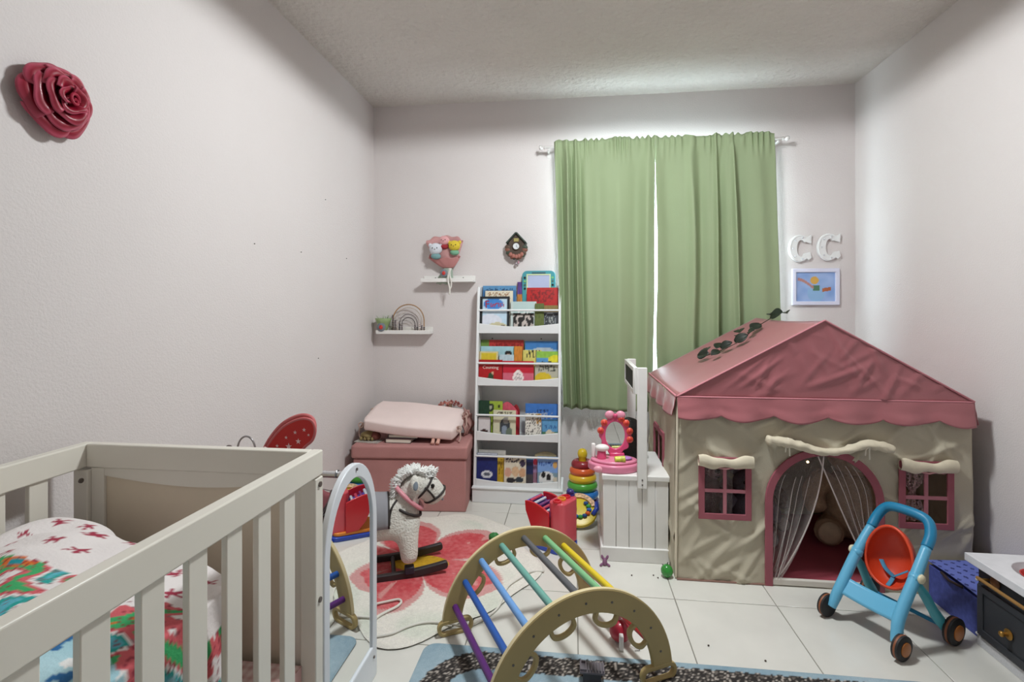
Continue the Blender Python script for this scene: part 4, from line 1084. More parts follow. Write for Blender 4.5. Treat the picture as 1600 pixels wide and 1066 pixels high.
MB().grid(knot, 40, 40).build('sheer_curtain', SHEERP, tent, smooth=180)
# side window trim and its rolled cloth
y0, y1, z0, z1 = sw
wf = MB().ring(rect(y0-.01, y1+.01, z0-.01, z1+.01), rect(y0+.02, y1-.02, z0+.02, z1-.02), -.012, -.002, M_yz(TX0-.004)).build('window_trim', TRIM, tent)
MB().bb(TX0-.013, TX0-.007, (y0+y1)/2-.008, (y0+y1)/2+.008, z0, z1).build('mullion', mat('pink_mullion'), wf)
# floor mat of the tent
def matf(u, v):
    x = TX0+.02+(TX1-TX0-.04)*u; y = TY0+.02+(TY1-TY0-.04)*v
    e = min(1, min(u, 1-u, v, 1-v)*14)
    return (x, y, .006+.022*e**.5+.006*creases(x, y, 3.3)*e+.004*n3(x*6, y*6))
MB().grid(matf, 60, 44).build('floor_mat', mat('raspberry_cotton', '#b04f5c', rough=.9, var=.08), tent, smooth=180)

# plush animals inside the tent
def bear(loc, sc, c, c2, rz, label, leg=1.0):
    t = thing('plush_bear', label, 'plush toy', loc, rz, 'plush animals in the tent')
    Fm = mat('fur_'+c, c, rough=1, var=.12, vs=30, bump=.6, bs=120); F2 = mat('fur_'+c2, c2, rough=1, var=.1, vs=30, bump=.4, bs=120)
    S = lambda x, y, z: (x*sc, y*sc, z*sc)
    k = dict(world=False, smooth=180)
    MB().ell(S(0, 0, .30), S(.24, .20, .30), 28, 18, wob=.03).build('body', Fm, t, **k)
    h = MB().ell(S(0, -.06, .74), S(.21, .19, .19), 28, 18, wob=.02).build('head', Fm, t, **k)
    for sx in (-1, 1):
        MB().ell(S(sx*.17, -.02, .90), S(.07, .04, .07), 14, 10).build('ear', Fm, h, **k)
        MB().ell(S(sx*.075, -.225, .79), S(.02, .015, .022), 10, 8).build('eye', mat('bead_black'), h, **k)
        MB().tube(spline([S(sx*.2, -.03, .52), S(sx*.31, -.12, .40), S(sx*.30, -.22, .28)], 6), [sc*q for q in (.085, .09, .092, .092, .09, .088, .088, .086, .084, .082, .08, .075, .05)], 14).build('arm', Fm, t, **k)
        l_ = MB().tube(spline([S(sx*.15, -.05, .11), S(sx*.2, -.25*leg, .105), S(sx*.22, -.40*leg, .11)], 6), [sc*q for q in (.11, .11, .11, .11, .108, .106, .104, .104, .104, .106, .108, .105, .08)], 14).build('leg', Fm, t, **k)
        MB().ell(S(sx*.22, -.40*leg-.025, .115), S(.085, .03, .09), 14, 10).build('foot_pad', F2, l_, **k)
    MB().ell(S(0, -.225, .70), S(.095, .07, .075), 18, 12).build('muzzle', F2, h, **k)
    MB().ell(S(0, -.295, .73), S(.034, .02, .026), 12, 8).build('nose', mat('bead_black'), h, **k)
    MB().tube([S(-.03, -.285, .665), S(0, -.297, .655), S(.03, -.285, .665)], .006*sc, 6).build('mouth', mat('bead_black'), h, **k)
bear((1.53, 3.04, .035), .66, '#c0a184', '#d3bda2', -.22, 'large beige plush bear sitting at the back right of the tent', .55)
bear((.98, 3.05, .03), .40, '#7d7480', '#b7aab0', -.15, 'grey plush bear slumped at the left inside the tent')
bear((1.10, 3.26, .03), .40, '#9a8a86', '#c8b8b0', .0, 'taupe plush bear at the back middle of the tent')
bear((.78, 3.18, .03), .48, '#8d6470', '#b48a92', .25, 'mauve plush bear behind the left tent window')
def bulb(u, v): return P(u, v, Y=TY0+.09)
p_ = bulb(1262, 722)
t = thing('fairy_light', 'tiny warm fairy light glowing under the tent arch', 'light', p_)
MB().ell(p_, .006, 10, 8).build('bulb', mat('warm_bulb', '#ffd89a', rough=.3, emit=6.0), t, smooth=180)
MB().tube(spline([p_, (p_[0]-.05, p_[1]+.01, p_[2]+.04), (p_[0]-.12, p_[1]+.02, p_[2]+.03), (TX0+.1, p_[1]+.02, .62)], 6), .0015, 6).build('wire', mat('copper_wire', '#6d5038', rough=.4), t)

# vine on the roof
def roofpt(u, v, lift):
    # ray onto the left roof slope plane
    o = Vector((0, 0, CAMH)); q = Vector(P(u, v, Y=3.0)); d = (q-o)
    n = Vector((-(ZA-ZE), 0, XA-TX0)).normalized(); p0 = Vector((TX0, 3, ZE))
    s = (p0-o).dot(n)/d.dot(n)
    return o+d*s+n*lift
vine = thing('leaf_vine', 'dark leafy artificial vine lying along the pink tent roof', 'vine', tuple(roofpt(1150, 537, .0)))
VP = [(1098, 560), (1118, 553), (1140, 544), (1160, 533), (1182, 514), (1206, 499)]
MB().tube(spline([roofpt(u, v, .008) for u, v in VP], 5), .0025, 6).build('stem', mat('vine_stem', '#3a2f22', rough=.7), vine, smooth=180)
LF = mat('dark_leaf', '#161f14', rough=.45, var=.2, vs=40)
for u, v, du, dv, ln in ((1110, 556, -12, 3, .05), (1107, 552, 2, -10, .035), (1121, 549, 10, -10, .045), (1128, 547, 12, -5, .04), (1125, 552, -9, 6, .035), (1150, 537, 12, -5, .045), (1158, 524, -2, -14, .05), (1155, 528, 3, 10, .03), (1176, 520, 10, -8, .05), (1172, 522, 14, -2, .035), (1207, 497, 16, -4, .055), (1206, 497, -4, -10, .03), (1230, 492, 8, 8, .035)):
    p0 = roofpt(u, v, .010); p1 = roofpt(u+du, v+dv, .012); d_ = (p1-p0).normalized()
    n_ = Vector((-.45, -.75, .5)).normalized(); sd = d_.cross(n_).normalized(); n_ = sd.cross(d_)
    ln *= 1.8; wdt = ln*.36
    MB().grid(lambda a, b: p0+d_*(ln*a)+sd*((b-.5)*2*wdt*math.sin(PI*min(1, a*.92+.06))**.8)+n_*(.006*math.sin(a*PI)+.010*abs(b-.5)+.006), 8, 6).build('leaf', LF, vine, smooth=180, solid=.0012)

# ================================================================ doll stroller
SU, SA = (1.148, 2.198), .491
st = thing('doll_stroller', 'blue doll stroller with red bucket seat in front of the tent', 'doll stroller', (SU[0], SU[1], 0), SA)
# local: x = towards the rear, y = to the left of the picture (away from the camera)
SKY = mat('sky_blue_plastic', '#68b6da', rough=.35, var=.02); TEAL = mat('teal_blue_grip', '#1f83ae', rough=.4, var=.03)
k = dict(world=False, smooth=180)
for s in (-1, 1):
    y = -s*.114     # s=1 near (camera right)
    pts = spline([(-.012, y*1.12, .052), (.002, y*1.08, .085), (.03, y*1.02, .14), (.125, y, .268), (.205, y*.94, .365)], 6)
    rr = [.017+.004*math.sin(i/len(pts)*PI) for i in range(len(pts))]
    MB().tube(pts, rr, 14).build('frame_tube', SKY, st, **k)
    MB().tube(spline([(.115, y*1.02, .255), (.16, y*1.08, .20), (.215, y*1.15, .115), (.265, y*1.22, .055)], 6), [.013]*6+[.015]*6+[.017]*7, 12, flat=1.25).build('rear_leg', mat('teal_blue_plastic', '#4aa6b4', rough=.35), st, **k)
    MB().lathe([(0, 0), (.014, 0), (.019, .006), (.016, .013), (.007, .018), (0, .018)], (.125, y-s*.014, .268), 10, frame_from((0, -s, 0))).build('flower_clip', mat('ivory_plastic', '#e3d8b8', rough=.4), st, **k)
    MB().tube([(.118, y, .254), (.130, y, .274)], .0225, 14).build('clamp', SKY, st, **k)
    for nm, x_, yy, rad, wdt in (('front_wheel', -.012, y*1.30, .046, .03), ('rear_wheel', .275, y*1.42, .052, .034)):
        M_ = frame_from((0, -s, 0))
        whl = MB().lathe([(0, -wdt/2), (rad*.7, -wdt/2), (rad, -wdt*.36), (rad, wdt*.36), (rad*.72, wdt/2), (rad*.6, wdt*.5), (rad*.58, wdt*.42), (0, wdt*.42)], (x_, yy, rad+.001), 32, M_).build(nm, mat('black_rubber', '#1f1e20', rough=.6), st, world=False, smooth=40)
        MB().lathe([(rad*.57, wdt*.40), (rad*.57, wdt*.58), (rad*.5, wdt*.64), (0, wdt*.64)], (x_, yy, rad+.001), 24, M_).build('hub', mat('caramel_hub', '#b06a30', rough=.4), whl, world=False, smooth=40)
        MB().lathe([(rad*1.0, -wdt*.12), (rad*1.03, 0), (rad*1.0, wdt*.12)], (x_, yy, rad+.001), 32, M_).build('tread_band', mat('rust_band', '#8d5436', rough=.5), whl, world=False, smooth=180)
hd = spline([(.205, -.107, .365), (.235, -.104, .405), (.258, -.085, .445), (.262, -.045, .462), (.262, .045, .462), (.258, .085, .445), (.235, .104, .405), (.205, .107, .365)], 6)
MB().tube(hd, .0195, 16).build('handle', TEAL, st, **k)
MB().grid(lambda u, v: (.012+.045*v+.01*math.sin(PI*u), -.122+.244*u, .105+.055*v+.012*(2*u-1)**2), 16, 6).build('front_brace', SKY, st, solid=.014, **k)
MB().cyl((.27, -.165, .053), (.27, .165, .053), .008, n=10).build('rear_axle', TEAL, st, world=False)
# bucket seat: tilted oval bowl, opening to the front and up
O = Vector((.150, 0, .285)); ax_u = Vector((.18, 0, .98)).normalized(); ax_v = Vector((0, 1, 0)); ax_n = ax_v.cross(ax_u).normalized()
if ax_n.x > 0: ax_n = -ax_n
def bucket(u, v):
    a = u*2*PI; r = math.sin(v*PI/2)
    d = .085*math.cos(v*PI/2)
    ru = .125 if math.sin(a) > 0 else .115
    return O+ax_u*(ru*r*math.sin(a))+ax_v*((.092-.008*math.sin(a))*r*math.cos(a))-ax_n*d
MB().grid(bucket, 40, 14, wrapu=True).build('seat_bucket', mat('tomato_red_plastic', '#d2401f', rough=.4, var=.02), st, solid=.005, **k)
MB().tube([bucket(i/40, 1) for i in range(40)], .006, 8, closed=True).build('seat_rim', mat('tomato_rim', '#dc4a2a', rough=.4), st, **k)
sb = mat('blue_webbing', '#4a8cb0', rough=.8)
for y0, y1 in ((.055, 0), (-.05, 0)):
    MB().tube(spline([O+ax_v*y0-ax_u*.03-ax_n*.045, O+ax_v*y0*.5-ax_u*.055-ax_n*.035, O-ax_u*.075-ax_n*.045], 6), .009, 8, flat=.25).build('harness_strap', sb, st, **k)
MB().tube(spline([O-ax_u*.075-ax_n*.043, O-ax_u*.095-ax_n*.03, O-ax_u*.112-ax_n*.012], 4), .009, 8, flat=.25).build('harness_strap', sb, st, **k)

# ================================================================ blue box
bx0, bx1, by0, by1, bh = 1.592, 1.862, 2.235, 2.525, .172
t = thing('storage_box', 'low blue patterned storage box between the tent and the toy kitchen', 'box', ((bx0+bx1)/2, (by0+by1)/2, 0))
BLU = mat('denim_blue_board', '#4a55a0', rough=.7, var=.25, vs=45)
MB().bb(bx0, bx1, by0, by1, 0, bh-.02).build('box_body', BLU, t, bevel=.002)
def lidc(u, v, p):
    q = (p[0]*26) % 1, (p[1]*26+(int(p[0]*26) % 2)*.5) % 1
    return lin('#2d3570') if abs(q[0]-.5)*1.2+abs(q[1]-.5) < .28 else lin('#6a78c4')
MB().grid(lambda u, v: (bx0-.004+(bx1-bx0+.008)*u, by0-.004+(by1-by0+.008)*v, bh-.004+.010*u+.006*math.sin(PI*v)), 60, 60, colfn=lidc).build('box_lid', mat('blue_print_lid', attr=True, rough=.6, var=.08, vs=40), t, col=True, solid=.004)
MB().tube([(bx0-.006, by0+.08, bh-.012), (bx0-.016, by0+.14, bh-.016), (bx0-.006, by0+.20, bh-.012)], .006, 8).build('cord_handle', mat('dark_cord', '#3a2c2c', rough=.8), t, smooth=180)

# ================================================================ toy kitchen
KX0, KX1, KY0, KY1, KH = 1.562, 1.866, 1.28, 2.195, .345
t = thing('toy_kitchen', 'charcoal toy kitchen cabinet with white sink top by the right wall', 'toy kitchen', ((KX0+KX1)/2, (KY0+KY1)/2, 0))
CH_ = mat('charcoal_paint', '#35373c', rough=.5, var=.04); GOLD = mat('brass_gold', '#b08440', rough=.35, metal=.7)
WT = mat('white_marble_top', '#e9e9ec', rough=.3, var=.05, vs=30)
MB().bb(KX0, KX1, KY0, KY1, .04, KH-.072).bb(KX0, KX0+.014, KY0, KY1, KH-.072, KH-.03).bb(KX1-.014, KX1, KY0, KY1, KH-.072, KH-.03).bb(KX0+.014, KX1-.014, KY0, KY0+.014, KH-.072, KH-.03).bb(KX0+.014, KX1-.014, KY1-.014, KY1, KH-.072, KH-.03).build('cabinet_body', CH_, t)
MB().bb(KX0-.004, KX1, KY0, KY1+.004, 0, .04).build('plinth', mat('speckled_white_plinth', '#cfcfd2', rough=.5, var=.12, vs=160), t, bevel=.002)
# worktop with an oval sink hole
scx, scy = 1.705, 2.055
def _edge(a):
    dx, dy = math.cos(a), math.sin(a)
    tx = ((KX1 if dx > 0 else KX0-.032)-scx)/dx if abs(dx) > 1e-9 else 1e9
    ty = ((KY1+.028 if dy > 0 else KY0-.01)-scy)/dy if abs(dy) > 1e-9 else 1e9
    q = min(tx, ty); return (scx+dx*q, scy+dy*q)
_an = sorted([2*PI*i/56 for i in range(56)]+[math.atan2(yy-scy, xx-scx) % (2*PI) for xx in (KX1, KX0-.032) for yy in (KY1+.028, KY0-.01)])
out = [_edge(a) for a in _an]
inn = [(scx+.105*math.cos(a), scy+.110*math.sin(a)) for a in [math.atan2(y-scy, x-scx) for x, y in out]]
MB().ring(out, inn, KH-.03, KH, Matrix.Identity(4)).build('worktop', WT, t, bevel=.002)
MB().lathe([(1.0, KH-.002), (.97, KH-.012), (.9, KH-.045), (.72, KH-.06), (0, KH-.062)], (0, 0, 0), 32, None).move(Matrix.Translation((scx, scy, 0)) @ Matrix.Diagonal((.107, .112, 1, 1))).build('sink_bowl', WT, t, smooth=180)
nd = 3; dw = (KY1-KY0-.03)/nd
for i in range(nd):
    y1 = KY1-.012-i*(dw+.003); y0 = y1-dw
    d_ = MB().bb(KX0-.012, KX0, y0, y1, .05, KH-.095).build('cabinet_door', CH_, t, bevel=.003)
    MB().ring(rect(y0+.004, y1-.004, .054, KH-.099), rect(y0+.03, y1-.03, .08, KH-.125), -.006, 0, M_yz(KX0-.012)).build('door_frame', CH_, d_, bevel=.002)
    yk = y1-dw*.50 if i == 0 else y1-.03
    MB().lathe([(.017, 0), (.019, .004), (.008, .007), (.006, .016), (.010, .022), (.010, .028), (.006, .032), (0, .033)], (KX0-.014, yk, .138), 18, frame_from((-1, 0, 0))).build('knob', GOLD, d_, smooth=60)
MB().cyl((KX0-.03, KY1-.035, KH-.068), (KX0-.03, KY0+.1, KH-.068), .0065, n=10).build('towel_rail', mat('wood_rail', '#9c7440', rough=.5), t)
for y in (KY1-.05, KY0+.12):
    MB().cyl((KX0, y, KH-.068), (KX0-.03, y, KH-.068), .005, n=8).build('rail_bracket', GOLD, t)
MB().lathe([(.02, 0), (.022, .006), (.012, .012), (0, .013)], (KX0-.001, KY1-.085, KH-.062), 16, frame_from((-1, 0, 0))).build('dial_knob', mat('wood_knob', '#6d4526', rough=.5), t)
for z in (.047, KH-.09):
    MB().ell((KX0-.008, KY1-.004, z), .006, 8, 6).build('hinge_pin', mat('hinge_white', '#dedede', rough=.4), t)
# red bowl in the sink
t = single(MB().lathe([(0, 0), (.03, 0), (.055, .025), (.066, .048), (.062, .048), (.05, .026), (.028, .006), (0, .006)], (scx-.036, scy-.012, KH-.048), 28), 'toy_bowl', mat('bright_red_plastic', '#c8201e', rough=.3), 'red toy bowl lying in the kitchen sink', 'bowl', (scx-.036, scy-.012, KH-.048), smooth=50)

# ================================================================ crib
KXL, KXR, KYA, KYB, CZ = -1.425, -.690, -.05, 1.345, .915
crib = thing('crib', 'white slatted wooden baby crib along the left wall', 'crib', ((KXL+KXR)/2, (KYA+KYB)/2, 0))
CW = mat('white_crib_lacquer', '#e3ded2', rough=.35, var=.02, vs=4)
for x0, x1 in ((KXL, KXL+.045), (KXR-.045, KXR)):
    for y0, y1 in ((KYA, KYA+.04), (KYB-.04, KYB)):
        MB().bb(x0, x1, y0, y1, 0, CZ-.072).build('corner_post', CW, crib, bevel=.003)
for x0, x1 in ((KXL, KXL+.03), (KXR-.03, KXR)):
    MB().bb(x0, x1, KYA, KYB, CZ-.068, CZ).build('top_rail', CW, crib, bevel=.004)
    MB().bb(x0+.004, x1-.004, KYA+.04, KYB-.04, .20, .26).build('bottom_rail', CW, crib, bevel=.003)
    yc = 1.192
    while yc > .05:
        MB().bb(x0+.008, x1-.008, yc-.024, yc+.024, .26, CZ-.068).build('slat', CW, crib, bevel=.002)
        yc -= .1035
PANL = mat('cream_panel', '#d8cab4', rough=.5, var=.03)
for y0, y1 in ((KYB-.03, KYB), (KYA, KYA+.03)):
    MB().bb(KXL+.03, KXR-.03, y0, y1, CZ-.068, CZ).build('end_rail', CW, crib, bevel=.004)
    MB().bb(KXL+.045, KXR-.045, y0+.004, y1-.004, .16, .22).build('end_rail', CW, crib, bevel=.003)
    ep = MB().bb(KXL+.045, KXR-.045, y0+.012, y1-.010, .22, CZ-.068).build('end_panel', PANL, crib)
    if y0 > 1:
        MB().bb(KXL+.045, KXL+.085, y0+.002, y0+.013, .22, CZ-.068).build('panel_stile', CW, ep, bevel=.002)
        MB().bb(KXR-.085, KXR-.045, y0+.002, y0+.013, .22, CZ-.068).build('panel_stile', CW, ep, bevel=.002)
        poly = [(KXL+.085, CZ-.068), (KXL+.085, CZ-.09)]+[(KXL+.085+(KXR-KXL-.17)*q/12, CZ-.09-.022*math.sin(PI*q/12)) for q in range(1, 12)]+[(KXR-.085, CZ-.09), (KXR-.085, CZ-.068)]
        MB().prism(poly, 0, .008, M_xz(y0+.013)).build('arched_apron', CW, ep)
for z in (CZ-.09, .51):
    MB().cyl((KXR, KYB-.02, z), (KXR+.004, KYB-.02, z), .0075, n=12).build('bolt', NAIL, crib)
MB().cyl((KXL+.045, KYB-.06, CZ-.095), (KXL+.049, KYB-.06, CZ-.095), .007, n=10).build('bolt', NAIL, crib)
MB().bb(KXL+.05, KXR-.05, KYA+.04, KYB-.04, .205, .222).build('base_board', CW, crib)
def ging(u, v, p):
    a = int(p[0]*90) % 2; b = int(p[1]*90) % 2; q = int(p[2]*90) % 2
    return mixc(lin('#ead6d0'), lin('#b96a66'), (a+b+q)/3)
m = MB()
def mattr(u, v):
    a = v*2*PI
    return None
zt = .34
m.grid(lambda u, v: (KXL+.04+(KXR-KXL-.08)*u, KYA+.042+(KYB-KYA-.084)*v, zt), 60, 110, colfn=ging)
m.cc = lin('#d3a8a2'); m.bb(KXL+.04, KXR-.04, KYA+.042, KYB-.042, .223, zt-.001)
single(m, 'crib_mattress', mat('gingham_cotton', attr=True, rough=.9, var=.02), 'pink gingham crib mattress under the bright bedding', 'mattress', ((KXL+KXR)/2, .65, .2225), col=True, smooth=0)
# bedding
def star(u, v, sc, seed):
    """maroon star print: returns 0..1"""
    gx, gy = u*sc, v*sc; best = 0
    for i in (math.floor(gx)-1, math.floor(gx), math.floor(gx)+1):
        for j in (math.floor(gy)-1, math.floor(gy), math.floor(gy)+1):
            h = math.sin(i*12.9898+j*78.233+seed)*43758.5453; h -= math.floor(h)
            h2 = math.sin(i*39.3+j*11.1+seed)*24634.6; h2 -= math.floor(h2)
            dx, dy = gx-(i+.25+.5*h), gy-(j+.25+.5*h2)
            r = math.hypot(dx, dy); a = math.atan2(dy, dx)+h*6
            if r < .25*(.62+.38*math.cos(5*a)): best = 1
    return best
ST, WH = lin('#a8344c'), lin('#efe8e6')
PALL = [lin(c) for c in ('#1d9aa6', '#e0702c', '#3fae6a', '#d8636a', '#efe8e6', '#2aa7a0', '#5fb8c8', '#e8a83c')]
def print_col(a, b, zone):
    if zone > .62:
        return ST if star(a, b, 13, 3) else WH
    if zone > .28:
        q = n3(a*11, b*11, 1)+.6*n3(a*26, b*26, 4)+.25*math.sin(a*45+6*n3(a*14, b*14, 2))
        k_ = int((q*3.4+4) % 8)
        c = PALL[k_]
        l = abs(math.sin(q*22))
        return mixc(c, lin('#8c2038') if l < .18 else c, .8)
    q = n3(a*30, b*30, 7)
    c = mixc(lin('#7fc6d8'), lin('#d8ecf0'), .5+.5*n3(a*9, b*9, 3))
    if q > .28: c = lin('#2f6fa8')
    elif q < -.3: c = lin('#f2f2f0')
    return c
_a = np.linspace(0, 2*PI, 8001)
_px = np.sign(np.cos(_a))*np.abs(np.cos(_a))**.42*.328; _py = np.sign(np.sin(_a))*np.abs(np.sin(_a))**.42*.50
_s = np.concatenate([[0], np.cumsum(np.hypot(np.diff(_px), np.diff(_py)))]); _s /= _s[-1]
def comf(u, v):
    # dome of a puffy comforter: u around, v from rim to crown
    a = float(np.interp(u, _s, _a)); e = .42
    cx_, cy_ = -1.060, .68; rx_, ry_ = .328, .50
    ca = math.copysign(abs(math.cos(a))**e, math.cos(a)); sa = math.copysign(abs(math.sin(a))**e, math.sin(a))
    w_ = v*1.6
    if w_ < .8:
        q = w_/.8; r = 1-.05*q**3; z = .345+.345*q
    else:
        q = (w_-.8)/.8; r = (1-q)*.95; z = .690+.040*math.sin(min(1, q*1.6)*PI/2)
    x = cx_+rx_*ca*r; y = cy_+ry_*sa*r
    z += (.030*n3(x*4, y*4, 3)+.014*n3(x*11, y*11, 5))*min(1, w_)
    z += .06*math.exp(-(((x+1.25)/.2)**2+((y-1.0)/.25)**2))*(1 if w_ > .7 else 0)
    x += .012*n3(z*12, y*9, 2); y += .012*n3(z*12, x*9, 6)
    return (x, y, z)
def comc(u, v, p):
    zone = sstep(.55, 1.25, p[1])*1.0+.22*sstep(-1.15, -1.38, p[0])+.12*n3(p[0]*5, p[1]*5, 2)
    if p[2] < .62 and p[1] < 1.12 and p[0] > -.9: zone = .55-.5*sstep(.98, .78, p[1])
    return print_col(p[0]+p[2]*.7, p[1]+p[2]*.5, zone)
m = MB().grid(comf, 430, 130, wrapu=True, colfn=comc)
single(m, 'crib_comforter', mat('printed_cotton', attr=True, rough=.9, var=.03, bump=.2, bs=120), 'puffy colourful comforter with maroon stars heaped in the crib', 'comforter', (-1.065, .70, .345), col=True, smooth=180)
# pillow at the wall side
def pil(u, v):
    a = u*2*PI; b = (v-.5)*PI; e = .55
    f = lambda q: math.copysign(abs(q)**e, q)
    x = .12*f(math.cos(a))*f(math.cos(b)); y = .20*f(math.sin(a))*f(math.cos(b)); z = .065*math.sin(b)*(1+.2*n3(x*9, y*9))
    return (x, y, z)
m = MB().grid(pil, 120, 60, wrapu=True, colfn=lambda u, v, p: print_col(p[0]+3, p[1]+2, .75 if (p[1] > .03 or p[0] < -.02) else .45+.3*n3(p[0]*9, p[1]*9)))
m.move(Matrix.Translation((-1.245, 1.02, .700)) @ Matrix.Rotation(.25, 4, 'Y') @ Matrix.Rotation(.2, 4, 'Z'))
single(m, 'crib_pillow', mat('printed_cotton'), 'star printed pillow on top of the crib bedding by the wall', 'pillow', (-1.235, 1.03, .65), col=True, smooth=180)

# ================================================================ dress-up rack with mirror
RXN, RXF, RYA, RYB, RH = -.700, -1.085, 1.372, 1.760, .805
rack = thing('dress_up_rack', 'white dress-up rack with arched mirror side panel beyond the crib', 'clothes rack', ((RXN+RXF)/2, (RYA+RYB)/2, 0))
RW = mat('white_rack_paint', '#dfe3e8', rough=.35, var=.01)
ym = (RYA+RYB)/2; hw = (RYB-RYA)/2
def archp(h, top, bot, n=24, spring=.56):
    return [(ym-h, bot), (ym-h, spring*.6)]+[(ym+h*math.cos(a), spring+(top-spring)*math.sin(a)) for a in [PI-PI*i/n for i in range(n+1)]]+[(ym+h, spring*.6), (ym+h, bot)]
for x, nm in ((RXN, 'mirror_panel'), (RXF, 'side_panel')):
    if nm == 'mirror_panel':
        pn = MB().ring(archp(hw, RH, .0), archp(hw-.034, RH-.045, .115), -.020, 0, M_yz(x))
        pn = pn.build(nm, RW, rack, bevel=.003)
        MB().prism(archp(hw-.033, RH-.044, .114), -.012, -.007, M_yz(x)).build('mirror_glass', mat_mirror(), pn)
        MB().prism(archp(hw-.002, RH-.002, .01), -.0195, -.013, M_yz(x)).build('backing_board', RW, pn)
        for y_, z_ in ((ym+.02, RH-.02), (RYB-.03, .08)):
            MB().cyl((x, y_, z_), (x+.004, y_, z_), .005, n=8).build('screw', NAIL, pn)
    else:
        MB().prism(archp(hw, RH, .0), -.018, 0, M_yz(x)).build(nm, RW, rack, bevel=.003)
MB().cyl((RXF, ym+.02, .765), (RXN-.02, ym+.02, .765), .011, n=14).build('hanging_rail', mat('chrome_rail', '#cfd0d2', rough=.2, metal=.8), rack)
MB().bb(RXF, RXN-.02, RYA+.03, RYB-.03, .12, .138).build('shelf_board', RW, rack)
HNG = mat('hanger_wire', '#9a9a9c', rough=.3, metal=.8)
for q, (xx, cc, nm, lb) in enumerate(((-.765, '#6d5a5c', 'costume', 'dark taupe costume on a wire hanger near the mirror'), (-.84, '#8d4a50', 'costume', 'wine red costume on a wire hanger in the middle of the rack'), (-.93, '#c7bfc4', 'costume', 'pale grey costume on a wire hanger in the rack'))):
    t = thing('hanging_costume', lb, 'costume', (xx, ym+.02, .30), 0, 'costumes on the dress-up rack')
    hk = [(xx, ym+.02+.0145*math.cos(a), .765+.0145*math.sin(a)) for a in [PI*1.15-PI*1.35*i/12 for i in range(13)]]
    hk += [(xx, ym+.02, .735), (xx, ym+.02, .72)]
    MB().tube(hk, .002, 6).tube([(xx, ym+.02, .72), (xx, ym+.13, .67), (xx, ym-.09, .67), (xx, ym+.02, .72)], .002, 6).build('hanger', HNG, t)
    MB().grid(lambda u, v: (xx+.018*math.sin(u*2*PI)*(1-.3*v)+.005*math.sin(u*30), ym+.02+(.10+.03*v)*math.cos(u*2*PI), .715-.05*abs(math.cos(u*2*PI))*(1-v)-.40*v), 40, 16, wrapu=True).build('garment', mat('garment_'+cc, cc, rough=.9, var=.1), t, smooth=180, solid=.002)
# red wing with stars leaning on top of the rack
wl_ = [P(u, v, Y=1.77) for u, v in ((408, 716), (420, 693), (437, 672), (455, 660), (473, 655), (486, 659), (491, 672), (487, 688), (476, 698), (468, 708), (462, 724))]
wl_ = spline(wl_, 5)
poly = [(p_[0], p_[2]) for p_ in wl_]
t = thing('costume_wing', 'red costume wing with pink edge and white stars above the crib end', 'costume', (-1.03, 1.78, .74))
MB().prism(poly, 0, .012, M_xz(1.785)).build('wing_panel', mat('wing_red', '#c02420', rough=.6, var=.08), t)
cw = Vector((sum(p_[0] for p_ in poly)/len(poly), 0, sum(p_[1] for p_ in poly)/len(poly)))
MB().tube([(x, 1.777, z) for x, z in poly], .0055, 8, closed=False).build('wing_edge', mat('wing_edge', '#c4696a', rough=.7), t, smooth=180)
MB().tube([(x-.012, 1.795, z+.008) for x, z in poly], .008, 8, closed=False).build('wing_edge', mat('wing_edge'), t, smooth=180)
SR = mat('star_white', '#e8c8c8', rough=.6)
for u, v, r in ((451, 698, 6), (466, 690, 5), (461, 676, 3.5), (475, 672, 3.5), (447, 684, 3), (433, 697, 3), (482, 680, 2.5), (462, 706, 3)):
    c_ = P(u, v, Y=1.772); r *= .0022
    pl = [(c_[0]+r*(1 if i % 2 == 0 else .4)*math.sin(i*PI/5), c_[2]+r*(1 if i % 2 == 0 else .4)*math.cos(i*PI/5)) for i in range(10)]
    MB().prism(pl, 0, .0012, M_xz(1.7729)).build('star', SR, t)
MB().cyl((-1.03, 1.80, .001), (-1.02, 1.80, .80), .008, n=8).build('wing_stick', SR, t)
# handbag with a silver handle
hx, hy, hz = P(385, 708, Y=1.70)
t = thing('beaded_handbag', 'small blush handbag with silver bead handle behind the crib end', 'handbag', (hx, 1.70, .62))
MB().prism(rrect(hx-.055, hx+.055, .66, .80, .03), -.02, .02, M_xz(1.70)).build('bag_body', mat('blush_leather', '#d8bdb8', rough=.5), t, bevel=.008)
hp = [(hx+.034*math.cos(a), 1.70, .80+.050*math.sin(a)) for a in [PI*i/18 for i in range(19)]]
MB().tube(hp, .0035, 8).build('bag_handle', mat('silver_beads', '#a3a0a2', rough=.25, metal=.7), t, smooth=180)
MB().ell((hx-.06, 1.69, .812), (.012, .008, .008), 10, 6).build('bow', mat('dark_bow', '#5a4c4c', rough=.6), t)
MB().tube(spline([(hx+.05, 1.70, .78), (RXF-.012, 1.70, .80), (RXF-.006, 1.70, .812), (RXF+.006, 1.70, .80)], 4), .004, 8).build('strap', mat('blush_leather'), t, smooth=180)

# ================================================================ rocking horse
HO, HA = (-.66, 2.548), math.atan2(.375, .927)
t = thing('rocking_horse', 'white plush rocking horse with grey saddle and black rockers', 'rocking horse', (HO[0], HO[1], 0), HA)
FUR = mat('white_fur', '#dedbd2', rough=1, var=.06, vs=25, bump=.8, bs=110)
k = dict(world=False, smooth=180)
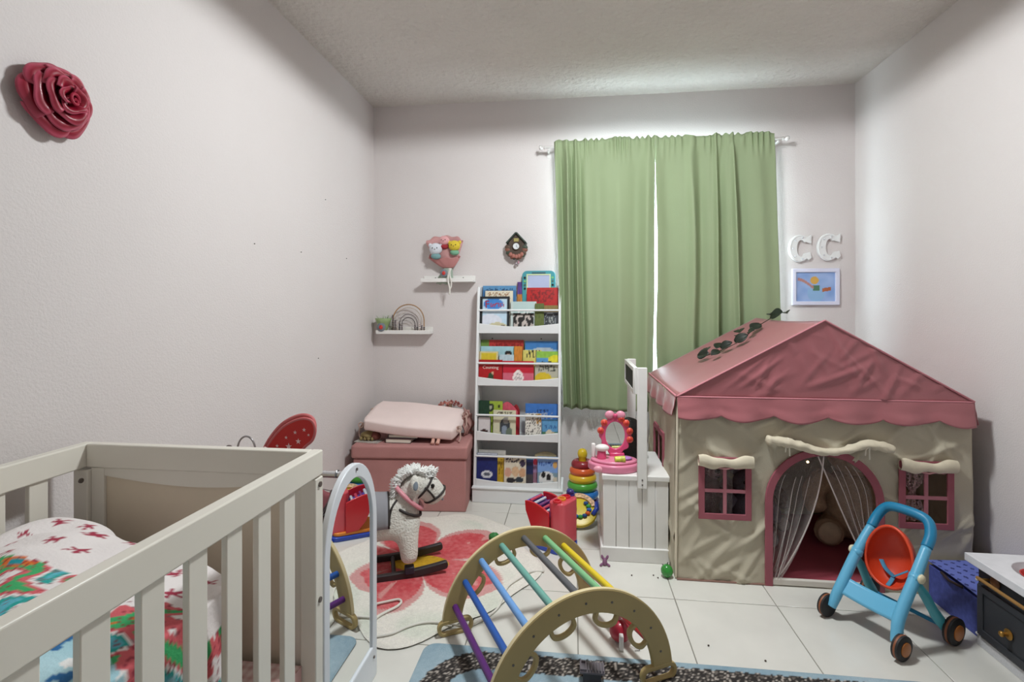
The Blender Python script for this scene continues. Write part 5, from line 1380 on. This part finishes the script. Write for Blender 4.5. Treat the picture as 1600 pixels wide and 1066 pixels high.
# body: continuous skin
me = bpy.data.meshes.new('horse_body')
VS = [(-.40, 0, .285, .105), (-.30, 0, .285, .105), (-.215, 0, .285, .098), (-.195, 0, .345, .080), (-.172, 0, .395, .068), (-.130, 0, .430, .082), (-.08, 0, .412, .074), (-.042, 0, .365, .062), (-.024, 0, .335, .056)]
ED = [(i, i+1) for i in range(len(VS)-1)]
base = len(VS)
for sx, x0, i0 in ((-1, -.19, 2), (1, -.19, 2), (-1, -.47, 0), (1, -.47, 0)):
    a_ = len(VS)
    VS += [(x0+.005, sx*.065, .21, .058), (x0+.012, sx*.088, .135, .045), (x0+.012, sx*.10, .075, .043)]
    ED += [(i0, a_), (a_, a_+1), (a_+1, a_+2)]
me.from_pydata([v[:3] for v in VS], ED, [])
ob = bpy.data.objects.new('horse_body', me); COL.objects.link(ob); ob.parent = t; _mw[ob.name] = _mw[t.name]
me.materials.append(FUR)
md = ob.modifiers.new('skin', 'SKIN'); md.use_smooth_shade = True
sk = me.skin_vertices[0].data if me.skin_vertices else None
if sk is None:
    bm = bmesh.new(); bm.from_mesh(me); bm.verts.layers.skin.verify(); bm.to_mesh(me); bm.free(); sk = me.skin_vertices[0].data
for i, v in enumerate(VS): sk[i].radius = (v[3], v[3]); sk[i].use_root = (i == 1)
md = ob.modifiers.new('subdivision', 'SUBSURF'); md.levels = 2; md.render_levels = 2
# mane: tufts
random.seed(5)
MAN = mat('white_mane', '#efefec', rough=1, var=.04)
m = MB()
for i in range(420):
    q = i/420*1.0
    a_ = -.15+2.6*q
    c0 = Vector((-.150, 0, .405)); r = .085
    p_ = c0+Vector((-math.cos(a_)*r*1.05, random.uniform(-.045, .045), math.sin(a_)*r*1.12))
    dr = (p_-c0).normalized()+Vector((random.uniform(-.5, .5), random.uniform(-.6, .6), random.uniform(-.5, .4)))
    p0 = p_-dr*.01
    m.tube([p0, p0+dr*.018, p0+dr*.034+Vector((0, 0, -.006))], [.0055, .0045, .001], 5)
m.build('mane', MAN, t, kind='stuff', **k)
m = MB()
for i in range(160):
    p_ = Vector((-.075+random.uniform(-.03, .03), random.uniform(-.04, .04), .475+random.uniform(-.02, .02)))
    dr = Vector((random.uniform(-.2, .9), random.uniform(-.7, .7), random.uniform(-.2, .9)))
    m.tube([p_, p_+dr*.016, p_+dr*.030+Vector((0, 0, -.008))], [.006, .0045, .001], 5)
m.build('forelock', MAN, t, kind='stuff', **k)
for s in (-1, 1):
    er = MB().ell((-.150, s*.076, .455), (.022, .015, .040), 14, 10, Matrix.Rotation(s*.5, 3, 'X')).build('ear', FUR, t, **k)
    MB().ell((-.148, s*.090, .450), (.013, .006, .026), 12, 8, Matrix.Rotation(s*.5, 3, 'X')).build('ear_lining', mat('grey_plush', '#78818a', rough=1), er, **k)
    MB().ell((-.062, s*.061, .430), (.010, .007, .012), 10, 8).build('eye', mat('bead_black'), t, **k)
    MB().ell((-.010, s*.030, .350), (.006, .006, .007), 8, 6).build('nostril', mat('grey_plush'), t, **k)
LEA = mat('dark_leather', '#2c2624', rough=.6)
def band(c, ax, ry, rz_, r=.0055, n=28, nm='bridle_strap'):
    M_ = frame_from(ax)
    pts = [Vector(c)+M_ @ Vector((ry*math.cos(2*PI*i/n), rz_*math.sin(2*PI*i/n), 0)) for i in range(n)]
    MB().tube(pts, r, 6, closed=True).build(nm, LEA, t, **k)
band((-.044, 0, .368), (.55, 0, -.83), .062, .060)
band((-.098, 0, .420), (.80, 0, -.60), .077, .074)
for s in (-1, 1):
    MB().tube(spline([(-.048, s*.060, .36), (-.07, s*.068, .395), (-.10, s*.076, .43)], 5), .005, 6).build('bridle_strap', LEA, t, **k)
    MB().tube(spline([(-.235, s*.06, .375), (-.262, s*.085, .345), (-.272, s*.096, .29), (-.262, s*.092, .235), (-.24, s*.075, .20)], 6), .006, 6).build('saddle_strap', LEA, t, **k)
pts = [Vector((-.178+.020*math.sin(a)*0, .078*math.cos(a), .375+.0*math.sin(a)))+Vector((.060*math.sin(a), 0, -.058*math.sin(a)))*1.1 for a in [2*PI*i/28 for i in range(28)]]
MB().tube(pts, .016, 8, closed=True, flat=.7).build('scarf', mat('pink_satin', '#d8909a', rough=.45), t, **k)
pts = [Vector((-.188, .092*math.cos(a), .318))+Vector((.058*math.sin(a), 0, -.030*math.sin(a)))*1.25 for a in [2*PI*i/28 for i in range(28)]]
MB().tube(pts, .007, 6, closed=True).build('chest_strap', LEA, t, **k)
def sad(u, v):
    x = -.42+.145*v; a_ = (u-.5)*3.6
    r = .113+.006*math.cos(v*PI)
    return (x, r*math.sin(a_), .285+r*math.cos(a_))
MB().grid(sad, 24, 8).build('saddle', mat('grey_suede', '#8f8f94', rough=.9, var=.06), t, solid=.008, **k)
for v_ in (0, 1):
    MB().tube([sad(i/24, v_) for i in range(25)], .006, 6).build('saddle_piping', LEA, t, **k)
MB().tube(spline([(-.49, 0, .33), (-.55, 0, .33), (-.58, 0, .24), (-.58, 0, .17)], 5), [.02]*5+[.032]*5+[.024]*5+[.006], 10).build('tail', MAN, t, **k)
BLK = mat('charcoal_rocker', '#2f2b2c', rough=.5)
for s in (-1, 1):
    pts = [(-.005-.66*q/20, s*.10, .024+.030*((q/20-.5)*2)**2+.0) for q in range(21)]
    m = MB()
    for i, p_ in enumerate(pts): pass
    out = [(x, z+.018) for x, y, z in pts]; bot = [(x, z-.018) for x, y, z in pts][::-1]
    out = [(pts[0][0]+.012, pts[0][2]+.006), (pts[0][0]+.008, pts[0][2]+.014)]+out
    bot = bot+[(pts[0][0]+.008, pts[0][2]-.014), (pts[0][0]+.012, pts[0][2]-.006)]
    m.prism(out+bot, -.014, .014, Matrix.Translation((0, s*.10, .0)) @ M_xz(0)).build('rocker', BLK, t, bevel=.004, world=False)
    for x_ in (-.178, -.458):
        MB().box((x_, s*.10, .052), (.045, .04, .035)).build('hoof_block', mat('navy_hoof', '#2a2c3a', rough=.6), t, world=False, bevel=.004)
for x_ in (-.25, -.40):
    MB().cyl((x_, -.10, .03), (x_, .10, .03), .010, n=10).build('cross_bar', BLK, t, world=False)

# ================================================================ flower rug
FC = (-.80, 2.56)
def rug_r(a): return .60+.030*math.cos(5*a+.6)+.018*math.cos(9*a)+.012*math.sin(3*a)
RWH, RGR, RRD, RPK, RYE, RMV = [lin(c) for c in ('#e9e4da', '#cfd6c6', '#cf4a50', '#dca29c', '#d8ac28', '#b98a90')]
def rugf(u, v):
    a = u*2*PI; r = rug_r(a)*v
    return (FC[0]+r*math.cos(a)*1.0, FC[1]+r*math.sin(a)*1.04, .002+.012*min(1, (1-v)*25+.15)**.5+.0015*n3(r*40*math.cos(a), r*40*math.sin(a)))
def rugc(u, v, p):
    dx, dy = p[0]-FC[0], p[1]-FC[1]
    a = math.atan2(dy, dx); r = math.hypot(dx, dy)+.015*n3(p[0]*12, p[1]*12, 1)
    pet = .20+.30*abs(math.cos(2.5*(a+.50)))**.55
    c = mixc(RWH, RGR, sstep(.05, .35, n3(p[0]*4, p[1]*4, 8))*.6*sstep(.40, .55, r))
    inner = pet-r
    if inner > 0: c = mixc(RPK, RMV, .25)
    if inner > .058+.03*n3(p[0]*9, p[1]*9, 11): c = mixc(lin('#c8464c'), lin('#d9787a'), max(0, min(1, .4+.6*n3(p[0]*45, p[1]*45, 2)+.6*n3(p[0]*8, p[1]*8, 4))))
    # pale streaks in the petals
    if inner > .06 and r > .2 and abs(math.sin(5*(a+.5)))*.5 < .09 and n3(p[0]*9, p[1]*9, 5) > .1: c = mixc(c, RPK, .8)
    if ((dx-.02)/.15)**2+((dy+.03)/.085)**2 < 1: c = mixc(RYE, lin('#b98a1c'), .4+.5*n3(p[0]*60, p[1]*60))
    k_ = 1+.08*n3(p[0]*160, p[1]*160)
    return (c[0]*k_, c[1]*k_, c[2]*k_)
m = MB().grid(rugf, 220, 80, wrapu=True, colfn=rugc)
single(m, 'flower_rug', mat('tufted_wool', attr=True, rough=1, var=.08, vs=120, bump=.5, bs=260), 'cream scalloped rug with a large red flower under the horse', 'rug', (FC[0], FC[1], .0005), col=True, smooth=180)
# ================================================================ road rug
gx0, gx1, gy0, gy1 = -.572, 1.45, .62, 1.945
def roadc(u, v, p):
    x, y = p[0], p[1]
    base = mixc(lin('#829dab'), lin('#a5b8c1'), .5+.7*n3(x*7, y*7, 1)+.25*n3(x*50, y*50, 2))
    base = mixc(base, lin('#5f7a94'), .45*sstep(.1, .4, n3(x*3, y*3, 6)))
    # rounded loop of road
    qx = abs(x-.405)-.715; qy = abs(y-1.2925)-.3925
    dd = math.hypot(max(qx, 0), max(qy, 0))+min(0, max(qx, qy))-.18
    if abs(dd) < .047+.006*n3(x*60, y*60):
        s_ = n3(x*110, y*110, 4)
        base = lin('#2c2826') if s_ < .12 else (lin('#6a625c') if s_ < .3 else lin('#b8aea4'))
    # cross road
    elif abs(x-.30) < .05 and dd < 0: 
        s_ = n3(x*110, y*110, 4); base = lin('#2c2826') if s_ < .12 else lin('#7d746c')
    elif dd < -.06:
        if math.hypot(x+.02, y-1.68) < .05 or math.hypot(x-.12, y-1.62) < .04: base = lin('#2f5a46')
        if abs(x+.18) < .05 and abs(y-1.69) < .035: base = lin('#b98a84')
        if abs(x+.18) < .018 and abs(y-1.745) < .022: base = lin('#2a2a30')
    return base
def rec(u, v):
    x = gx0+(gx1-gx0)*u; y = gy0+(gy1-gy0)*v
    # rounded corners by pulling in
    r = .05
    for cx_, cy_, sx, sy in ((gx0+r, gy1-r, -1, 1), (gx1-r, gy1-r, 1, 1), (gx0+r, gy0+r, -1, -1), (gx1-r, gy0+r, 1, -1)):
        dx, dy = (x-cx_)*sx, (y-cy_)*sy
        if dx > 0 and dy > 0:
            mx = max(dx, dy); h_ = math.hypot(dx, dy)
            if h_ > 1e-6: x = cx_+sx*dx*mx/h_; y = cy_+sy*dy*mx/h_
    e = min(1, min(u*(gx1-gx0), (1-u)*(gx1-gx0), v*(gy1-gy0), (1-v)*(gy1-gy0))*90+.1)
    return (x, y, .001+.007*e**.5)
m = MB().grid(rec, 300, 200, colfn=roadc)
single(m, 'road_rug', mat('printed_low_pile', attr=True, rough=1, var=.06, vs=150, bump=.4, bs=300), 'blue play rug with a speckled black road under the climbing arch', 'rug', (.44, 1.28, .0005), col=True, smooth=180)
# toy building on the rug
p_ = P(925, 1062, Z=.01)
t = thing('toy_building', 'small grey toy building with slotted roof standing on the road rug', 'toy', (p_[0], p_[1], .009))
GB = mat('grey_toy_plastic', '#6d666c', rough=.5); 
MB().box((p_[0], p_[1], .028), (.062, .045, .036)).build('block', mat('dark_grey_toy', '#3d3a3e', rough=.5), t, bevel=.002)
MB().box((p_[0], p_[1], .049), (.085, .055, .006)).build('roof_plate', GB, t)
for q in range(6):
    MB().box((p_[0]-.012+.010*q, p_[1], .056), (.004, .05, .008)).build('slat', GB, t)
MB().ring(rect(-.041, -.019, -.024, .024), rect(-.037, -.023, -.019, .019), .052, .060, Matrix.Translation((p_[0], p_[1], 0))).build('roof_frame', GB, t)

# ================================================================ white cable
cp = [P(u, v, Z=.006) for u, v in ((585, 1001), (612, 996), (640, 984), (668, 978), (700, 980), (730, 979), (757, 967), (778, 950), (787, 935), (795, 920), (812, 908), (830, 898), (850, 893))]
cp = [(x, y, .006+(.014 if math.hypot(x-FC[0], (y-FC[1])/1.04) < rug_r(math.atan2(y-FC[1], x-FC[0])) else 0)) for x, y, z in cp]
single(MB().tube(spline(cp, 6), .0045, 8), 'white_cable', mat('white_cable', '#dedbd2', rough=.5), 'thin white cable snaking along the rug and tiles', 'cable', (cp[0][0], cp[0][1], .001), smooth=180)
cp = [P(u, v, Z=.022) for u, v in ((575, 948), (588, 944), (606, 940), (622, 937), (627, 941), (620, 948), (604, 956), (593, 962), (580, 972))]
single(MB().tube(spline(cp, 6), .0055, 8), 'white_hook', mat('white_cable'), 'white plastic loop lying on the lower flower rug petal', 'loop', (cp[0][0], cp[0][1], .0165), smooth=180)

# ================================================================ climbing arch
AK = 1.075; AC = (-.196*AK, 2.0*AK); ACZ = 1.3-AK*1.181; AR = .287*AK; AL = .484*AK; ATH = .499
t = thing('climbing_arch', 'plywood half round climbing arch with rainbow coloured rungs', 'climbing arch', (AC[0], AC[1], 0), ATH)
# local x along the arch, local -y towards the camera
PLY = mat('birch_plywood', '#b09a66', rough=.55, var=.05, vs=6); EDGE = mat('plywood_edge', '#d8c79c', rough=.5)
RO, RI = AR+.040, AR-.037
a0 = .055
TH = .018
for yy in (0.0, -AL):
    y_in = yy
    o = [(RO*math.cos(a), ACZ+RO*math.sin(a)) for a in [a0+(PI-2*a0)*i/48 for i in range(49)]]
    i_ = [(RI*math.cos(a), ACZ+RI*math.sin(a)) for a in [a0+(PI-2*a0)*i/48 for i in range(49)]]
    M_ = Matrix.Translation((0, (yy+TH/2 if yy == 0 else yy-TH/2+TH/2), 0)) @ M_xz(0)
    y_c = TH/2 if yy == 0 else -AL+TH/2
    M_ = Matrix.Translation((0, y_c, 0)) @ M_xz(0)
    side = MB().ring(o, i_, -TH/2, TH/2, M_, closed=False).build('side_panel', PLY, t, world=False, bevel=.003)
    # lighter edge strip all around the outside
    oo = [(x*1.004, ACZ+(z-ACZ)*1.004) for x, z in o]
    MB().ring(oo, o, -TH/2+.002, TH/2-.002, M_, closed=False).build('edge_band', EDGE, side, world=False)
    # handles inside the arch and at the feet
    for a in (.62, 1.25, 1.89, 2.52):
        cxh, czh = (RI-.004)*math.cos(a), ACZ+(RI-.004)*math.sin(a)
        Rm = Matrix.Rotation(a, 2)
        def loop(w_, h_):
            pts = [( .012, w_)]+[(-h_+w_*.55-(w_*.55)*math.sin(b)*1.0, w_*math.cos(b)) for b in [PI*j/14 for j in range(15)]]+[(.012, -w_)]
            return [(cxh+(Rm @ Vector(q))[0], czh+(Rm @ Vector(q))[1]) for q in pts]
        MB().ring(loop(.048, .045), loop(.035, .031), -TH/2+.001, TH/2-.001, M_, closed=False).build('grip_loop', PLY, t, world=False, bevel=.003)
    for sgn in (-1, 1):
        # foot loop: rounded slot lying along the floor
        x0 = sgn*(RI-.050); x1 = sgn*(RO+.020)
        A, B = min(x0, x1), max(x0, x1)
        out = rrect(A, B, .001, .062, .028); inn = rrect(A+.014, B-.014, .014, .047, .015)
        MB().ring(out, inn, -TH/2-.001, TH/2+.001, M_).build('foot_loop', PLY, t, world=False, bevel=.003)
RC = ['#5a2470', '#2358a8', '#6f9fd8', '#6fa89c', '#5f6064', '#7fb884', '#e2c62c', '#d88428', '#b82c2c']
for q, c in enumerate(RC):
    a = PI-.265-.327*q
    x, z = AR*math.cos(a), ACZ+AR*math.sin(a)
    MB().cyl((x, TH-.004, z), (x, -AL+.004, z), .0125, n=18).build('rung', mat('rung_'+c, c, rough=.4, var=.03), t, world=False)
    MB().cyl((x, -AL, z), (x, -AL-.0012, z), .0042, n=8).build('bolt', NAIL, t, world=False)
    MB().cyl((x, TH, z), (x, TH+.0012, z), .0042, n=8).build('bolt', NAIL, t, world=False)

# ================================================================ small toys on the floor
p_ = P(970, 1010, Z=0)
t = thing('red_toy_ball', 'crimson toy ball with a white stem under the climbing arch', 'toy', (p_[0], p_[1]+.02, 0))
c_ = (p_[0], p_[1]+.03, .042)
MB().ell(c_, (.042, .042, .041), 24, 16).build('ball', mat('crimson_ball', '#a81a34', rough=.35, coat=.2), t, smooth=180)
MB().bb(c_[0]-.008, c_[0]+.008, c_[1]-.065, c_[1]-.041, .004, .058).build('white_stem', WHITEP, t, bevel=.003)
MB().tube(spline([(c_[0]+.03, c_[1]-.02, .03), (c_[0]+.055, c_[1]-.04, .008), (c_[0]+.07, c_[1]-.05, .004), (c_[0]+.05, c_[1]-.055, .003)], 5), .0015, 6).build('string', mat('grey_string', '#8d8a86', rough=.8), t)
MB().cyl((c_[0]-.005, c_[1]+.01, .08), (c_[0]-.008, c_[1]+.012, .098), .012, .009).build('cap', mat('pale_pink_cap', '#cf9ca0', rough=.5), t)
p_ = P(1042, 902, Z=0); 
t = thing('green_fruit_toy', 'glossy green toy apple at the corner of the tent', 'toy', (p_[0]-.0, p_[1], 0))
MB().ell((p_[0], p_[1], .031), (.029, .029, .031), 22, 14, wob=.03, ws=30).build('fruit', mat('apple_green', '#2f8a34', rough=.25, coat=.3), t, smooth=180)
MB().cyl((p_[0], p_[1], .058), (p_[0]+.004, p_[1], .072), .003, .002, n=8).build('stalk', mat('stalk_green', '#244f22', rough=.5), t)
p_ = P(772, 846, Z=.016)
t = thing('green_vegetable_toy', 'small green toy vegetable lying on the flower rug edge', 'toy', (p_[0], p_[1], .015))
MB().ell((p_[0], p_[1], .040), (.030, .026, .025), 20, 14, wob=.12, ws=70).build('vegetable', mat('broccoli_green', '#2f7a3a', rough=.6), t, smooth=180)
MB().cyl((p_[0]+.02, p_[1], .036), (p_[0]+.055, p_[1]-.012, .028), .012, .004).build('stalk', mat('stalk_green2', '#3f8a4c', rough=.6), t)
p_ = P(945, 884, Z=0)
t = thing('purple_figurine', 'tiny mauve toy figure lying at the chest corner', 'toy', (p_[0], p_[1], 0))
FG = mat('mauve_rubber', '#8d5f80', rough=.5)
MB().ell((p_[0], p_[1], .02), (.012, .012, .02), 14, 10).build('body', FG, t, smooth=180)
for s in (-1, 1):
    MB().tube([(p_[0]+s*.006, p_[1], .012), (p_[0]+s*.020, p_[1]-.01, .008), (p_[0]+s*.022, p_[1]-.016, .006)], [.006, .0055, .006], 8).build('leg', FG, t, smooth=180)
    MB().ell((p_[0]+s*.012, p_[1], .042), (.007, .005, .013), 10, 8, Matrix.Rotation(s*.3, 3, 'Y')).build('ear', FG, t, smooth=180)
for q, (u, v) in enumerate(((987, 900), (1021, 900), (1028, 904), (1107, 1010), (1196, 1034))):
    p_ = P(u, v, Z=0)
    single(MB().ell((p_[0], p_[1], .003), (.004, .0035, .003), 8, 6, wob=.2), 'floor_crumb', mat('crumb', '#4a4038', rough=.9), ['dark crumb on the tile by the chest', 'dark crumb left of the green apple', 'dark crumb just below the green apple', 'small crumb in the middle of the open tile', 'small crumb by the grout line near the rug'][q], 'crumb', (p_[0], p_[1], 0), 'crumbs on the floor')
